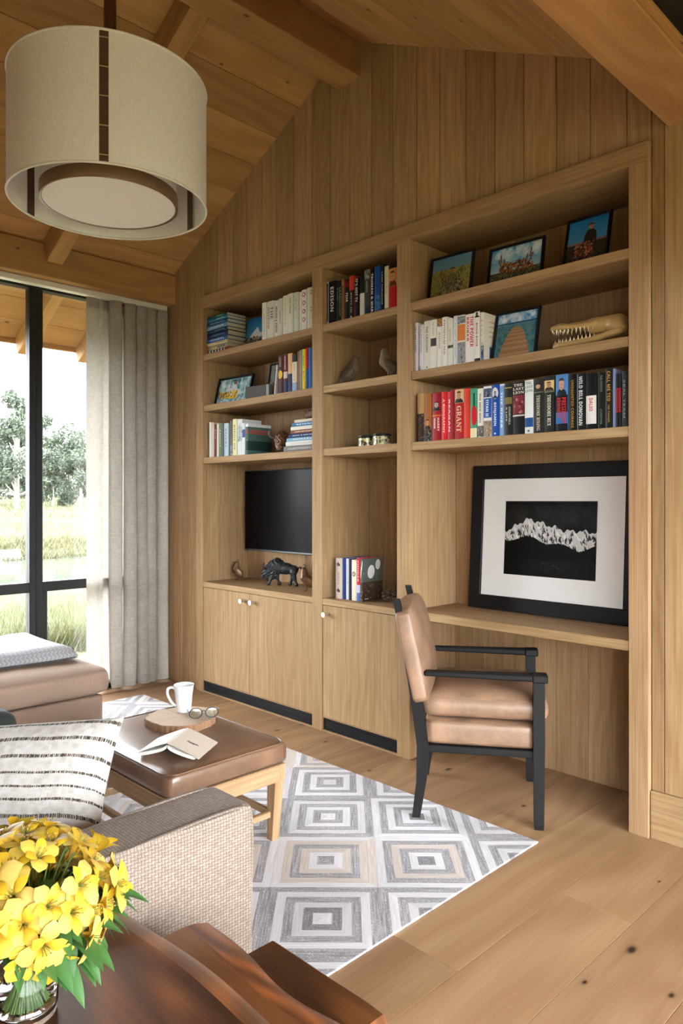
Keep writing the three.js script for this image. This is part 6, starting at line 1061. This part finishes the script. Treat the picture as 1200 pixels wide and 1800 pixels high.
{ // pine cone lying on the counter
  const t = thing('pine_cone', 'large dark brown pine cone lying on the narrow niche counter', 'pine cone', [2.06, BK.counter + 0.041, -0.17], 0.35), ms = std({ color: lin(0.075, 0.045, 0.028), roughness: 0.8 }), mt = std({ color: lin(0.22, 0.16, 0.11), roughness: 0.8 });
  mesh('core', new THREE.SphereGeometry(1, 20, 12).scale(0.085, 0.022, 0.022), ms, t);
  const sc = new THREE.SphereGeometry(1, 8, 5).scale(0.013, 0.0045, 0.011).translate(0.009, 0.0, 0); let k = 0;
  for (let i = 0; i < 110; i++) { const u = i / 110, x = -0.085 + 0.17 * u, r = 0.021 * Math.sqrt(Math.max(0.02, 1 - (2 * u - 1) ** 2)), a = i * 2.39996; const m = mesh('scale', sc, i % 3 ? ms : mt, t); m.position.set(x, r * Math.cos(a), r * Math.sin(a)); m.lookAt(m.getWorldPosition(V(0, 0, 0)).add(V(0.4, Math.cos(a), Math.sin(a)))); m.rotateY(-Math.PI / 2); }
}
{ // reptile skull with open toothed jaws; snout towards -x
  const t = thing('toothed_skull', 'golden reptile skull with open toothed jaws on the middle shelf', 'skull', [3.225, BK.S[1] + 0.005, -0.078], 0.12), mb = std({ color: lin(0.40, 0.26, 0.10), roughness: 0.4 }), mt = std({ color: lin(0.72, 0.62, 0.42), roughness: 0.35 });
  mesh('upper_jaw', bones([[-0.145, 0.092, 0, 0.014, -0.11, 0.102, 0, 0.014], [-0.11, 0.092, 0.014, 0.011, 0.04, 0.082, 0.03, 0.013], [-0.11, 0.092, -0.014, 0.011, 0.04, 0.082, -0.03, 0.013], [-0.11, 0.098, 0, 0.009, 0.05, 0.092, 0, 0.02], [0.04, 0.08, 0, 0.035, 0.14, 0.078, 0, 0.04], [0.13, 0.07, 0.03, 0.022, 0.17, 0.05, 0.03, 0.02], [0.13, 0.07, -0.03, 0.022, 0.17, 0.05, -0.03, 0.02]], 0.016, [-0.17, 0, -0.09], [0.2, 0.15, 0.09], 72), mb, t);
  mesh('lower_jaw', bones([[-0.132, 0.014, 0, 0.013, -0.11, 0.0135, 0.012, 0.012], [-0.11, 0.0135, 0.012, 0.012, 0.06, 0.02, 0.03, 0.013], [-0.132, 0.014, 0, 0.013, -0.11, 0.0135, -0.012, 0.012], [-0.11, 0.0135, -0.012, 0.012, 0.06, 0.02, -0.03, 0.013], [0.06, 0.02, 0.03, 0.013, 0.16, 0.04, 0.035, 0.018], [0.06, 0.02, -0.03, 0.013, 0.16, 0.04, -0.035, 0.018]], 0.012, [-0.17, -0.005, -0.09], [0.2, 0.1, 0.09], 64), mb, t);
  const tg = new THREE.ConeGeometry(0.0048, 1, 6);
  for (const s of [-1, 1]) for (let i = 0; i < 11; i++) {
    const u = i / 10, x = -0.145 + u * 0.19, L = 0.018 + 0.009 * Math.abs(Math.sin(i * 1.9)), z = s * (0.008 + 0.028 * Math.min(1, u * 1.1));
    const a = mesh('tooth', tg, mt, t); a.scale.set(1, L, 1); a.rotation.z = Math.PI; a.position.set(x, 0.086 - 0.008 * u - L / 2, z);
    const b = mesh('tooth', tg, mt, t); b.scale.set(1, L * 0.9, 1); b.position.set(-0.135 + u * 0.185, 0.022 + 0.004 * u + L * 0.45, s * (0.006 + 0.028 * Math.min(1, u * 1.1)));
  }
}
renderer.render(scene, camera);
